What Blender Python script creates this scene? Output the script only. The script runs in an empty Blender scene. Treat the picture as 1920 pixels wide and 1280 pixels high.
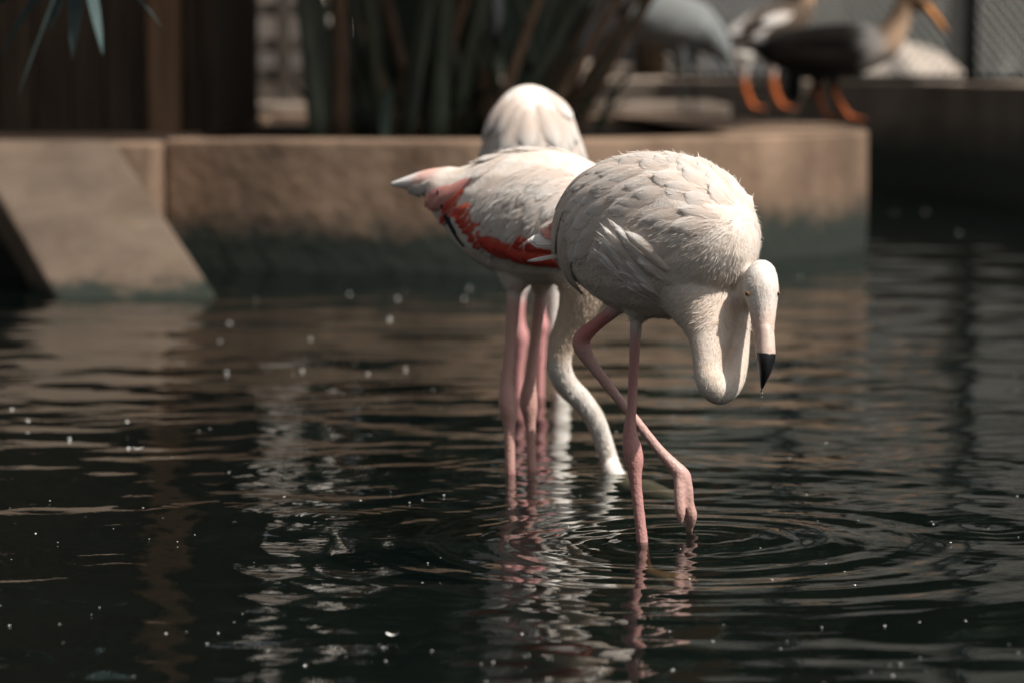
import bpy, bmesh, math, random
import numpy as np
from mathutils import Vector, Matrix
from mathutils.bvhtree import BVHTree

random.seed(7)
RNG = np.random.default_rng(11)
scene = bpy.context.scene
COL = scene.collection

# ------------------------------------------------------------------ camera
HC, FPX, PITCH = 0.92, 6400.0, math.atan(537 / 6400.0)
cam_d = bpy.data.cameras.new('camera')
cam_d.sensor_width = 36.0
cam_d.lens = 120.0
cam_d.clip_start = 0.05
cam_d.clip_end = 2000.0
cam_d.dof.use_dof = True
cam_d.dof.focus_distance = 6.40
cam_d.dof.aperture_fstop = 3.2
cam = bpy.data.objects.new('camera', cam_d)
cam.location = (0, 0, HC)
cam.rotation_euler = (math.pi / 2 - PITCH, 0, 0)
COL.objects.link(cam)
scene.camera = cam

# ------------------------------------------------------------------ light
SUN_DIR = Vector((0.53, -0.30, 0.795)).normalized()      # towards the sun
world = bpy.data.worlds.new('World')
scene.world = world
world.use_nodes = True
wn = world.node_tree
for n in list(wn.nodes):
    wn.nodes.remove(n)
wo = wn.nodes.new('ShaderNodeOutputWorld')
wb = wn.nodes.new('ShaderNodeBackground')
sky = wn.nodes.new('ShaderNodeTexSky')
sky.sky_type = 'NISHITA'
sky.sun_disc = False
sky.sun_elevation = math.asin(SUN_DIR.z)
sky.sun_rotation = math.atan2(SUN_DIR.x, SUN_DIR.y)
sky.dust_density = 4.0
sky.ozone_density = 0.6
sky.air_density = 0.8
hsv = wn.nodes.new('ShaderNodeHueSaturation')
hsv.inputs['Saturation'].default_value = 0.2
wb.inputs['Strength'].default_value = 0.065
wn.links.new(sky.outputs[0], hsv.inputs['Color'])
wn.links.new(hsv.outputs[0], wb.inputs[0])
wn.links.new(wb.outputs[0], wo.inputs[0])

sun_d = bpy.data.lights.new('sun', 'SUN')
sun_d.energy = 4.3
sun_d.angle = math.radians(0.6)
sun_d.color = (1.0, 0.945, 0.875)
sun = bpy.data.objects.new('sun', sun_d)
sun.rotation_euler = SUN_DIR.to_track_quat('Z', 'Y').to_euler()
sun.location = (20, 5, 20)
COL.objects.link(sun)

scene.view_settings.view_transform = 'Standard'
scene.view_settings.look = 'None'
scene.view_settings.exposure = 0.33
scene.view_settings.gamma = 1.0
scene.view_settings.use_curve_mapping = False
scene.render.engine = 'CYCLES'
scene.cycles.use_denoising = True
scene.cycles.max_bounces = 8
scene.cycles.transparent_max_bounces = 24
scene.cycles.caustics_reflective = False
scene.cycles.caustics_refractive = False
scene.cycles.sample_clamp_indirect = 6.0

# ------------------------------------------------------------------ helpers
CP, SP = math.cos(PITCH), math.sin(PITCH)
def ray(u, v):
    x, y = (u - 960) / FPX, -(v - 640) / FPX
    return Vector((x, CP + y * SP, -SP + y * CP))
def W(u, v, Y):
    """point of the place that lies Y metres out along the ground axis"""
    d = ray(u, v)
    t = Y / d.y
    return Vector((d.x * t, Y, HC + d.z * t))
def G(u, v, z=0.0):
    d = ray(u, v)
    t = (z - HC) / d.z
    return Vector((d.x * t, d.y * t, z))

def tag(o, label=None, cat=None, group=None, kind=None):
    if label: o['label'] = label
    if cat: o['category'] = cat
    if group: o['group'] = group
    if kind: o['kind'] = kind
    return o
def empty(name, loc, label=None, cat=None, group=None):
    o = bpy.data.objects.new(name, None)
    o.location = loc
    o.empty_display_size = 0.1
    COL.objects.link(o)
    return tag(o, label, cat, group)
def root_of(o):
    p = Vector((0, 0, 0))
    while o is not None:
        p += Vector(o.location)
        o = o.parent
    return p
def mesh_obj(name, verts, faces, mat, parent=None, smooth=False, world=True, uvs=None):
    """verts in world coordinates; stored relative to the parent's base"""
    off = root_of(parent) if (parent is not None and world) else Vector((0, 0, 0))
    me = bpy.data.meshes.new(name)
    if isinstance(verts, np.ndarray):
        v = verts - np.array(off)
        v = v.tolist()
    else:
        v = [(p[0] - off.x, p[1] - off.y, p[2] - off.z) for p in verts]
    me.from_pydata(v, [], faces if isinstance(faces, list) else faces.tolist())
    if smooth:
        me.polygons.foreach_set('use_smooth', [True] * len(me.polygons))
    if mat is not None:
        for m in (mat if isinstance(mat, (list, tuple)) else [mat]):
            me.materials.append(m)
    if uvs is not None:
        ul = me.uv_layers.new(name='UVMap')
        li = np.empty(len(me.loops), dtype=np.int32)
        me.loops.foreach_get('vertex_index', li)
        ul.data.foreach_set('uv', np.asarray(uvs, dtype=np.float32)[li].ravel())
    me.update()
    o = bpy.data.objects.new(name, me)
    COL.objects.link(o)
    if parent is not None:
        o.parent = parent
    return o

class MB:
    """collects simple shapes into one mesh"""
    def __init__(self): self.v, self.f = [], []
    def add(self, vs, fs):
        b = len(self.v)
        self.v += [tuple(p) for p in vs]
        self.f += [[b + i for i in q] for q in fs]
    def box(self, lo, hi, rot=0.0, jit=0.0):
        c = [(lo[i] + hi[i]) / 2 for i in range(3)]
        vs = []
        for x in (lo[0], hi[0]):
            for y in (lo[1], hi[1]):
                for z in (lo[2], hi[2]):
                    dx, dy = x - c[0], y - c[1]
                    vs.append((c[0] + dx * math.cos(rot) - dy * math.sin(rot) + random.uniform(-jit, jit),
                               c[1] + dx * math.sin(rot) + dy * math.cos(rot) + random.uniform(-jit, jit),
                               z + random.uniform(-jit, jit)))
        self.add(vs, [[0, 1, 3, 2], [4, 6, 7, 5], [0, 4, 5, 1], [2, 3, 7, 6], [0, 2, 6, 4], [1, 5, 7, 3]])
        return self
    def tube(self, pts, radii, n=8, flat=1.0, ref=Vector((0, 0, 1))):
        rings = tube_rings(pts, [(r, r * flat) for r in radii], n, ref)
        v, f = tube_mesh(rings, n)
        self.add(v, f)
        return self
    def build(self, name, mat, parent=None, smooth=False, bevel=0.0):
        o = mesh_obj(name, self.v, self.f, mat, parent, smooth)
        if bevel:
            m = o.modifiers.new('bevel', 'BEVEL'); m.width = bevel; m.segments = 2; m.limit_method = 'ANGLE'
        return o

def tube_rings(pts, radii, n, ref=Vector((0, 0, 1))):
    pts = [Vector(p) for p in pts]
    rings = []
    for i, p in enumerate(pts):
        t = (pts[min(i + 1, len(pts) - 1)] - pts[max(i - 1, 0)]).normalized()
        s = t.cross(ref)
        if s.length < 0.15:
            s = t.cross(Vector((0, 1, 0.2)))
        if rings:
            # keep the frame from spinning
            ps = rings[-1][1]
            q = ps - t * ps.dot(t)
            if ref.z == 1 and q.length > 0.2:
                s = q
        s.normalize()
        up = s.cross(t).normalized()
        ra, rb = radii[i]
        rings.append(([p + s * (ra * math.cos(2 * math.pi * k / n)) + up * (rb * math.sin(2 * math.pi * k / n)) for k in range(n)], s))
    return [r[0] for r in rings]
def tube_mesh(rings, n):
    v, f = [], []
    for r in rings: v += r
    for i in range(len(rings) - 1):
        for k in range(n):
            a, b = i * n + k, i * n + (k + 1) % n
            f.append([a, b, b + n, a + n])
    f.append(list(range(n))[::-1])
    f.append([(len(rings) - 1) * n + k for k in range(n)])
    return v, f
def catmull(rows, sub):
    """rows: tuples of floats; returns the smooth curve through them"""
    A = np.array(rows, dtype=float)
    out = []
    for i in range(len(A) - 1):
        p0, p1, p2, p3 = A[max(i - 1, 0)], A[i], A[i + 1], A[min(i + 2, len(A) - 1)]
        for k in range(sub):
            t = k / sub
            out.append(0.5 * ((2 * p1) + (-p0 + p2) * t + (2 * p0 - 5 * p1 + 4 * p2 - p3) * t * t + (-p0 + 3 * p1 - 3 * p2 + p3) * t ** 3))
    out.append(A[-1])
    return np.array(out)

# ------------------------------------------------------------------ materials
class NT:
    def __init__(self, name):
        self.m = bpy.data.materials.new(name)
        self.m.use_nodes = True
        self.t = self.m.node_tree
        for n in list(self.t.nodes): self.t.nodes.remove(n)
        self.out = self.n('ShaderNodeOutputMaterial')
    def n(self, typ, **kw):
        nd = self.t.nodes.new(typ)
        for k, v in kw.items():
            if k in nd.inputs: nd.inputs[k].default_value = v
            else: setattr(nd, k, v)
        return nd
    def l(self, a, b): self.t.links.new(a, b)
    def noise(self, scale, detail=4, rough=0.55, coord='Object', stretch=None, dist=0.0):
        tc = self.n('ShaderNodeTexCoord')
        nz = self.n('ShaderNodeTexNoise', Scale=scale, Detail=detail, Roughness=rough, Distortion=dist)
        src = tc.outputs[coord]
        if stretch:
            mp = self.n('ShaderNodeMapping'); mp.inputs['Scale'].default_value = stretch
            self.l(src, mp.inputs[0]); src = mp.outputs[0]
        self.l(src, nz.inputs['Vector'])
        return nz.outputs['Fac']
    def ramp(self, fac, stops):
        r = self.n('ShaderNodeValToRGB')
        e = r.color_ramp.elements
        while len(e) < len(stops): e.new(0.5)
        for i, (p, c) in enumerate(stops):
            e[i].position = p
            e[i].color = (*c, 1) if len(c) == 3 else c
        self.l(fac, r.inputs[0])
        return r.outputs[0]
    def mix(self, fac, a, b, mode='MIX'):
        m = self.n('ShaderNodeMix', data_type='RGBA', blend_type=mode)
        for s, v in ((0, fac), (6, a), (7, b)):
            if hasattr(v, 'is_linked') or hasattr(v, 'links'): self.l(v, m.inputs[s])
            else: m.inputs[s].default_value = v if s == 0 else (*v, 1)
        return m.outputs[2]
    def math(self, op, a, b=None, c=None):
        m = self.n('ShaderNodeMath', operation=op)
        for i, v in enumerate((a, b, c)):
            if v is None: continue
            if hasattr(v, 'links'): self.l(v, m.inputs[i])
            else: m.inputs[i].default_value = v
        return m.outputs[0]
    def bump(self, h, strength=0.3, dist=0.01):
        b = self.n('ShaderNodeBump', Strength=strength, Distance=dist)
        self.l(h, b.inputs['Height'])
        return b.outputs[0]
    def bsdf(self, color, rough=0.7, normal=None, spec=0.3, **kw):
        p = self.n('ShaderNodeBsdfPrincipled')
        if hasattr(color, 'links'): self.l(color, p.inputs['Base Color'])
        else: p.inputs['Base Color'].default_value = (*color, 1)
        if hasattr(rough, 'links'): self.l(rough, p.inputs['Roughness'])
        else: p.inputs['Roughness'].default_value = rough
        p.inputs['Specular IOR Level'].default_value = spec
        for k, v in kw.items(): p.inputs[k].default_value = v
        if normal is not None: self.l(normal, p.inputs['Normal'])
        return p.outputs[0]
    def done(self, shader):
        self.l(shader, self.out.inputs['Surface'])
        return self.m

def mat_plain(name, c, var=0.25, scale=8, rough=0.75, bump=0.3, bscale=None, spec=0.3, bdist=0.01, stretch=None):
    t = NT(name)
    n = t.noise(scale, 5, 0.6, stretch=stretch)
    lo = tuple(max(0, x * (1 - var)) for x in c); hi = tuple(min(1, x * (1 + var)) for x in c)
    col = t.ramp(n, [(0.3, lo), (0.7, hi)])
    oi = t.n('ShaderNodeObjectInfo')
    jit = t.math('MULTIPLY_ADD', oi.outputs['Random'], 0.24, 0.88)
    col = t.mix(1.0, col, t_rgb(t, jit), 'MULTIPLY')
    b = t.bump(t.noise(bscale or scale * 5, 4, 0.6, stretch=stretch), bump, bdist)
    return t.done(t.bsdf(col, rough, b, spec))
def t_rgb(t, v):
    c = t.n('ShaderNodeCombineColor')
    for i in range(3): t.l(v, c.inputs[i])
    return c.outputs[0]

def mat_feather(name, c1, c2, translucent=0.22, rough=0.75, fringe=True, tip=None):
    """c1 main colour, c2 colour near the shaft base; frayed margin from the feather's own uv"""
    t = NT(name)
    uv = t.n('ShaderNodeUVMap')
    sep = t.n('ShaderNodeSeparateXYZ'); t.l(uv.outputs[0], sep.inputs[0])
    u, v = sep.outputs[0], sep.outputs[1]
    oi = t.n('ShaderNodeObjectInfo')
    au = t.math('ABSOLUTE', t.math('MULTIPLY_ADD', u, 2.0, -1.0))         # 0 shaft .. 1 margin
    # barbs run outwards and towards the tip
    bc = t.math('ADD', t.math('MULTIPLY', v, 46.0), t.math('MULTIPLY', au, -16.0))
    cmb = t.n('ShaderNodeCombineXYZ')
    t.l(bc, cmb.inputs[0]); t.l(t.math('MULTIPLY', u, 1.6), cmb.inputs[1])
    t.l(t.math('MULTIPLY', oi.outputs['Random'], 57.0), cmb.inputs[2])
    nz = t.n('ShaderNodeTexNoise', Scale=1.0, Detail=3.0, Roughness=0.6)
    t.l(cmb.outputs[0], nz.inputs['Vector'])
    barb = nz.outputs['Fac']
    base = t.mix(t.math('MINIMUM', t.math('MAXIMUM', t.math('MULTIPLY_ADD', v, 2.2, -0.95), 0.0), 1.0), c2, c1)
    if tip: base = t.mix(t.math('MULTIPLY', t.math('MAXIMUM', t.math('MULTIPLY_ADD', v, 3.0, -2.0), 0.0), 1.0), base, tip)
    jit = t.math('MULTIPLY_ADD', oi.outputs['Random'], 0.16, 0.88)
    base = t.mix(1.0, base, t_rgb(t, jit), 'MULTIPLY')
    base = t.mix(t.math('MULTIPLY', t.math('SUBTRACT', 0.62, barb), 0.5), base, tuple(x * 0.8 for x in c2))
    nrm = t.bump(barb, 0.35, 0.003)
    sh = t.bsdf(base, rough, nrm, 0.15)
    tr = t.n('ShaderNodeBsdfTranslucent'); t.l(base, tr.inputs[0])
    mx = t.n('ShaderNodeMixShader'); mx.inputs[0].default_value = translucent
    t.l(sh, mx.inputs[1]); t.l(tr.outputs[0], mx.inputs[2])
    res = mx.outputs[0]
    if fringe:
        # distance to the margin or the tip
        edge = t.math('MAXIMUM', au, t.math('MULTIPLY_ADD', v, 4.0, -3.0))
        a = t.math('MULTIPLY_ADD', t.math('SUBTRACT', 0.88, edge), 4.5, t.math('MULTIPLY_ADD', barb, 2.6, -0.7))
        a = t.math('MINIMUM', t.math('MAXIMUM', a, 0.0), 1.0)
        tp = t.n('ShaderNodeBsdfTransparent')
        m2 = t.n('ShaderNodeMixShader')
        t.l(a, m2.inputs[0]); t.l(tp.outputs[0], m2.inputs[1]); t.l(res, m2.inputs[2])
        res = m2.outputs[0]
    return t.done(res)

def mat_plumage(name, bump=0.5, mottling=0.35, scale=1.0):
    t = NT(name)
    at = t.n('ShaderNodeAttribute', attribute_name='col')
    n1 = t.noise(26 * scale, 5, 0.65, dist=0.6)
    n2 = t.noise(150 * scale, 3, 0.6, stretch=(1, 1, 0.35))
    dk = t.mix(1.0, at.outputs['Color'], (0.80, 0.66, 0.54), 'MULTIPLY')
    f = t.math('MULTIPLY', t.math('MINIMUM', t.math('MAXIMUM', t.math('MULTIPLY_ADD', n1, 4.0, -1.6), 0.0), 1.0), mottling)
    col = t.mix(f, at.outputs['Color'], dk)
    h = t.math('ADD', n2, t.math('MULTIPLY', n1, 0.7))
    return t.done(t.bsdf(col, 0.85, t.bump(h, bump, 0.006), 0.12, **{'Sheen Weight': 0.15, 'Sheen Roughness': 0.5}))
def mat_legskin(name):
    t = NT(name)
    at = t.n('ShaderNodeAttribute', attribute_name='col')
    tc = t.n('ShaderNodeTexCoord')
    mp = t.n('ShaderNodeMapping'); mp.inputs['Scale'].default_value = (1, 1, 0.7)
    t.l(tc.outputs['Object'], mp.inputs[0])
    vo = t.n('ShaderNodeTexVoronoi', Scale=210.0); t.l(mp.outputs[0], vo.inputs['Vector'])
    n1 = t.noise(40, 4, 0.6, stretch=(1, 1, 0.3))
    col = t.mix(t.math('MULTIPLY', n1, 0.55), at.outputs['Color'], t.mix(1.0, at.outputs['Color'], (0.72, 0.50, 0.48), 'MULTIPLY'))
    p = t.bsdf(col, 0.45, t.bump(vo.outputs['Distance'], 0.3, 0.003), 0.4)
    return t.done(p)

M = {}
M['feather'] = mat_feather('feather_cream', (0.85, 0.805, 0.755), (0.80, 0.675, 0.585))
M['feather_pink'] = mat_feather('feather_pink', (0.84, 0.42, 0.36), (0.80, 0.36, 0.32))
M['feather_red'] = mat_feather('feather_red', (0.60, 0.060, 0.045), (0.72, 0.16, 0.10))
M['feather_black'] = mat_feather('feather_black', (0.02, 0.025, 0.03), (0.02, 0.025, 0.03), 0.02)
M['feather_white'] = mat_feather('feather_white', (0.84, 0.82, 0.79), (0.84, 0.76, 0.70))
M['plumage'] = mat_plumage('plumage_soft', 0.25, 0.5)
M['plumage_far'] = mat_plumage('plumage_far', 0.4, 0.3, 0.5)
M['legskin'] = mat_legskin('leg_skin')
def mat_down(name, stretch=1.0):
    t = NT(name)
    at = t.n('ShaderNodeAttribute', attribute_name='col')
    sh = t.bsdf(at.outputs['Color'], 0.9, None, 0.05)
    tr = t.n('ShaderNodeBsdfTranslucent'); t.l(at.outputs['Color'], tr.inputs[0])
    mx = t.n('ShaderNodeMixShader'); mx.inputs[0].default_value = 0.25
    t.l(sh, mx.inputs[1]); t.l(tr.outputs[0], mx.inputs[2])
    return t.done(mx.outputs[0])
M['down'] = mat_down('down')
M['bill_pink'] = mat_plain('bill_skin', (0.70, 0.53, 0.45), 0.25, 60, 0.45, 0.25, 200, 0.4, 0.002)
M['bill_black'] = mat_plain('bill_black', (0.008, 0.008, 0.010), 0.3, 60, 0.35, 0.15, 200, 0.5, 0.002)
M['bill_orange'] = mat_plain('bill_orange', (0.55, 0.22, 0.05), 0.2, 20, 0.5, 0.2, 60)
M['eye_iris'] = mat_plain('eye_iris', (0.55, 0.30, 0.10), 0.2, 200, 0.25, 0.0)
M['eye_dark'] = mat_plain('eye_dark', (0.01, 0.01, 0.01), 0.0, 50, 0.1, 0.0, spec=0.6)

def mat_concrete(name, c, stain, zlo, zhi, moss=(0.055, 0.065, 0.05)):
    """weathered concrete; algae has grown up from the waterline to an uneven height"""
    t = NT(name)
    n1 = t.noise(1.6, 6, 0.65)
    n2 = t.noise(9, 5, 0.65)
    n3 = t.noise(3.0, 4, 0.6, stretch=(1, 1, 0.12))
    col = t.ramp(n1, [(0.34, tuple(x * 0.55 for x in c)), (0.66, tuple(min(1, x * 1.3) for x in c))])
    col = t.mix(t.math('MULTIPLY', n2, 0.4), col, tuple(x * 0.6 for x in c))
    drip = t.math('MINIMUM', t.math('MAXIMUM', t.math('MULTIPLY_ADD', n3, 5.0, -2.6), 0.0), 1.0)
    col = t.mix(t.math('MULTIPLY', drip, 0.55), col, stain)
    geo = t.n('ShaderNodeNewGeometry')
    sp = t.n('ShaderNodeSeparateXYZ'); t.l(geo.outputs['Position'], sp.inputs[0])
    z = t.math('ADD', sp.outputs[2], t.math('MULTIPLY_ADD', n2, 0.24, -0.12))
    z = t.math('ADD', z, t.math('MULTIPLY_ADD', n1, 0.12, -0.06))
    n4 = t.noise(22, 5, 0.7)
    z = t.math('ADD', z, t.math('MULTIPLY_ADD', n4, 0.14, -0.07))
    f = t.n('ShaderNodeMapRange'); f.inputs[1].default_value = zlo; f.inputs[2].default_value = zhi
    f.inputs[3].default_value = 1.0; f.inputs[4].default_value = 0.0
    t.l(z, f.inputs[0])
    col = t.mix(f.outputs[0], col, moss)
    return t.done(t.bsdf(col, 0.85, t.bump(t.math('ADD', n2, n1), 0.5, 0.03), 0.2))
M['wall'] = mat_concrete('wall_concrete', (0.265, 0.180, 0.124), (0.11, 0.066, 0.042), 0.13, 0.27, (0.030, 0.036, 0.030))
M['ramp'] = mat_concrete('ramp_concrete', (0.14, 0.104, 0.077), (0.09, 0.058, 0.036), 0.015, 0.09, (0.02, 0.026, 0.02))
M['bank_wall'] = mat_concrete('bank_concrete', (0.24, 0.19, 0.15), (0.08, 0.06, 0.045), 0.25, 0.55)
M['wood'] = mat_plain('dark_timber', (0.045, 0.032, 0.022), 0.5, 3, 0.8, 0.5, 14, 0.2, 0.02, (6, 6, 0.5))
M['wood_post'] = mat_plain('post_timber', (0.14, 0.085, 0.05), 0.35, 3, 0.8, 0.5, 14, 0.2, 0.02, (6, 6, 0.5))
M['rail'] = mat_plain('rail_wood', (0.05, 0.042, 0.033), 0.4, 5, 0.8, 0.4)
M['sand'] = mat_plain('sandy_ground', (0.42, 0.33, 0.26), 0.3, 0.8, 0.95, 0.5, 6, 0.1, 0.05)
M['mud'] = mat_plain('pond_mud', (0.006, 0.011, 0.011), 0.5, 2.5, 0.9, 0.4)
M['soil'] = mat_plain('soil', (0.055, 0.042, 0.032), 0.6, 5, 0.95, 0.8, 25, 0.1, 0.05)
M['steel_dark'] = mat_plain('painted_steel', (0.02, 0.03, 0.032), 0.3, 10, 0.5, 0.1)
M['wire'] = mat_plain('galvanised_wire', (0.55, 0.55, 0.53), 0.2, 20, 0.45, 0.1)
M['grey_wall'] = mat_plain('grey_render', (0.40, 0.43, 0.39), 0.18, 0.7, 0.9, 0.3, 5)
M['stem'] = mat_plain('green_stem', (0.040, 0.047, 0.026), 0.4, 4, 0.55, 0.3, 30, 0.35, 0.01, (4, 4, 0.4))
M['stem_dry'] = mat_plain('dry_stem', (0.12, 0.075, 0.045), 0.4, 4, 0.75, 0.4, 30, 0.2, 0.01, (4, 4, 0.4))
M['frond'] = mat_plain('frond_green', (0.03, 0.045, 0.032), 0.35, 5, 0.5, 0.2, 30, 0.4)
M['leaflet'] = mat_plain('leaflet_bluegreen', (0.06, 0.095, 0.095), 0.3, 6, 0.5, 0.2, 30, 0.4)
M['bark'] = mat_plain('bark', (0.09, 0.07, 0.05), 0.4, 4, 0.9, 0.8, 20, 0.1, 0.04)
M['leaf'] = mat_plain('tree_leaf', (0.035, 0.055, 0.025), 0.35, 1.5, 0.6, 0.1, 10)

# ------------------------------------------------------------------ the setting
BED = -0.08
mesh_obj('pond_bed', [(-60, -40, BED), (60, -40, BED), (60, 60, BED), (-60, 60, BED)], [[0, 1, 2, 3]], M['mud'])['kind'] = 'structure'

# water: one sheet with real ripples
def axis(segs):
    out = []
    for a, b, s in segs:
        n = max(1, int(round((b - a) / s)))
        out += list(np.linspace(a, b, n, endpoint=False))
    return np.array(out + [segs[-1][1]])
xs = axis([(-14, -4, 1.0), (-4, -1.9, 0.06), (-1.9, 1.9, 0.0125), (1.9, 4, 0.06), (4, 14, 1.0)])
ys = axis([(-8, 3.5, 0.6), (3.5, 4.6, 0.03), (4.6, 9.2, 0.0105), (9.2, 17, 0.03), (17, 32, 0.3)])
XX, YY = np.meshgrid(xs, ys)
LEG1, FOOT1, NECK2 = G(1205, 1020), G(1293, 1003), G(1156, 888)
def rings(H, cx, cy, lam, amp, reach, phase=0.0, r0=0.02):
    r = np.sqrt((XX - cx) ** 2 + (YY - cy) ** 2)
    k = 2 * math.pi / lam
    H += amp * np.sin(k * r + phase) * np.exp(-r / reach) / np.sqrt(1 + r / 0.15) * (1 - np.exp(-(r / r0) ** 2))
H = np.zeros_like(XX)
# gentle warp so that no wave train is perfectly regular
WX = XX + 0.05 * np.sin(1.7 * YY + 2.1 * np.sin(0.9 * XX)) + 0.02 * np.sin(6.1 * XX + 3.3 * YY)
WY = YY + 0.06 * np.sin(1.3 * XX + 1.1) + 0.025 * np.sin(5.3 * XX - 2.9 * YY + 0.7)
dist_f = np.clip((YY - 4.0) / 6.0, 0.25, 1.0)
for i in range(46):
    lam = 0.09 * (0.9 / 0.09) ** RNG.random()
    k = 2 * math.pi / lam
    th = RNG.normal(math.pi / 2, 0.75)
    slope = 0.0085 * (lam / 0.25) ** 0.35
    env = 0.55 + 0.45 * np.sin(0.9 * XX * RNG.normal(1, 0.4) + 0.8 * YY * RNG.normal(1, 0.4) + RNG.random() * 6.28)
    H += slope / k * env * np.sin(k * (math.cos(th) * WX + math.sin(th) * WY) + RNG.random() * 6.28) * (1.0 if lam > 0.12 else np.where(YY < 10, 1.0, 0.3))
keep = (XX, YY)
XX, YY = WX * 0.35 + XX * 0.65, WY * 0.35 + YY * 0.65
rings(H, LEG1.x, LEG1.y, 0.066, 0.0014, 0.5)
rings(H, FOOT1.x, FOOT1.y, 0.052, 0.0012, 0.55, 1.0)
rings(H, FOOT1.x, FOOT1.y, 0.14, 0.0030, 1.1, 2.0)
rings(H, NECK2.x, NECK2.y, 0.07, 0.0014, 0.5, 0.4)
for (u, v, lam, amp) in ((957, 890, 0.07, 0.0008), (998, 885, 0.07, 0.0008), (1058, 765, 0.09, 0.0008), (975, 750, 0.09, 0.0006),
                         (620, 970, 0.045, 0.0006), (1428, 910, 0.03, 0.0006), (820, 930, 0.05, 0.0005), (570, 880, 0.04, 0.0005), (1860, 985, 0.05, 0.0006), (1840, 870, 0.06, 0.0006)):
    p = G(u, v)
    rings(H, p.x, p.y, lam, amp, 0.28, RNG.random() * 6)
XX, YY = keep
H *= np.where(np.abs(XX) > 2.4, 0.0, 1.0) * np.where((YY > 17) | (YY < 3.4), 0.0, 1.0)
nx, ny = len(xs), len(ys)
wv = np.stack([XX, YY, H], -1).reshape(-1, 3)
ii = np.arange((ny - 1) * (nx - 1))
r_, c_ = ii // (nx - 1), ii % (nx - 1)
a_ = r_ * nx + c_
wf = np.stack([a_, a_ + 1, a_ + nx + 1, a_ + nx], -1)
t = NT('pond_water')
fr = t.n('ShaderNodeFresnel', IOR=1.33)
tc = t.n('ShaderNodeTexCoord')
nzw = t.n('ShaderNodeTexNoise', Scale=9.0, Detail=4.0, Roughness=0.55)
t.l(tc.outputs['Object'], nzw.inputs['Vector'])
bmp = t.bump(nzw.outputs['Fac'], 0.05, 0.02)
t.l(bmp, fr.inputs['Normal'])
gl = t.n('ShaderNodeBsdfGlossy', Roughness=0.015); t.l(bmp, gl.inputs['Normal'])
gl.inputs[0].default_value = (0.94, 0.97, 0.97, 1)
trn = t.n('ShaderNodeBsdfTransparent'); trn.inputs[0].default_value = (0.52, 0.51, 0.43, 1)
df = t.n('ShaderNodeBsdfDiffuse'); df.inputs[0].default_value = (0.0035, 0.0085, 0.0085, 1)
m1 = t.n('ShaderNodeMixShader'); m1.inputs[0].default_value = 0.35
t.l(trn.outputs[0], m1.inputs[1]); t.l(df.outputs[0], m1.inputs[2])
m2 = t.n('ShaderNodeMixShader'); t.l(fr.outputs[0], m2.inputs[0]); t.l(m1.outputs[0], m2.inputs[1]); t.l(gl.outputs[0], m2.inputs[2])
M['water'] = t.done(m2.outputs[0])
water = mesh_obj('pond_water', wv, wf, M['water'], smooth=True)
water['kind'] = 'structure'

# land round the pond: one sheet with an opening for the water
LZ = 0.70
land = MB()
bank_line = [(-14, 27.5), (-6, 26.5), (2.2, 24.6), (2.95, 22.4), (3.3, 19.5), (3.6, 14), (4.5, 6), (6, -8)]
for (p, q) in zip(bank_line[:3], bank_line[1:3]):
    land.add([(p[0], p[1], LZ), (q[0], q[1], LZ), (q[0], 600, 0.62), (p[0], 600, 0.62)], [[0, 1, 2, 3]])
for (p, q) in zip(bank_line[2:], bank_line[3:]):
    land.add([(p[0], p[1], LZ), (q[0], q[1], LZ), (400, q[1] - 4, LZ), (400, p[1] + (575 if p is bank_line[2] else -4), LZ)], [[0, 1, 2, 3]])
land.add([(-400, -8, LZ), (-3.2, -8, LZ), (-3.0, 13.6, LZ), (-400, 13.6, LZ)], [[0, 1, 2, 3]])
land.add([(-400, 13.6, LZ), (-14, 13.6, LZ), (-14, 600, .62), (-400, 600, .62)], [[0, 1, 2, 3]])
land.add([(-400, -200, LZ), (400, -200, LZ), (400, -12, LZ), (6, -8, LZ), (-3.2, -8, LZ), (-400, -8, LZ)], [[0, 1, 2, 3, 4, 5]])
land.build('ground', M['sand'])['kind'] = 'structure'

def strip_wall(name, line, z0, z1, thick, mat, label, cat, cap=None):
    """a wall that follows a line on the plan"""
    m = MB()
    L = [Vector((p[0], p[1], 0)) for p in line]
    ins, outs = [], []
    for i, p in enumerate(L):
        d = (L[min(i + 1, len(L) - 1)] - L[max(i - 1, 0)]).normalized()
        nrm = Vector((-d.y, d.x, 0))
        outs.append(p); ins.append(p + nrm * thick)
    for i in range(len(L) - 1):
        a, b, c, d = outs[i], outs[i + 1], ins[i + 1], ins[i]
        vs = [(q.x, q.y, z) for z in (z0, z1) for q in (a, b, c, d)]
        fs = [[0, 1, 5, 4], [2, 3, 7, 6], [4, 5, 6, 7]]
        if i == 0: fs.append([3, 0, 4, 7])
        if i == len(L) - 2: fs.append([1, 2, 6, 5])
        m.add(vs, fs)
    o = m.build(name, mat)
    bm = bmesh.new(); bm.from_mesh(o.data)
    bmesh.ops.remove_doubles(bm, verts=bm.verts, dist=0.0005)
    bmesh.ops.recalc_face_normals(bm, faces=bm.faces)
    bm.to_mesh(o.data); bm.free()
    bv = o.modifiers.new('bevel', 'BEVEL'); bv.width = 0.02; bv.segments = 3; bv.limit_method = 'ANGLE'; bv.angle_limit = math.radians(50)
    tag(o, label, cat)
    return o
strip_wall('retaining_wall', [(-14, 27.4), (-6, 26.4), (2.15, 24.5)] + [tuple(x) for x in catmull([(2.15, 24.5), (2.9, 22.4), (3.25, 19.5), (3.55, 14), (4.4, 6)], 4)[1:]],
           BED, LZ + 0.035, 0.30, M['bank_wall'], 'low concrete retaining wall along the bank below the wire fence', 'wall')
strip_wall('retaining_wall', [(-3.15, -8), (-2.95, 13.3)][::1], BED, LZ + 0.03, 0.25, M['bank_wall'], 'low concrete kerb wall along the bank under the palm', 'wall')

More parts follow.
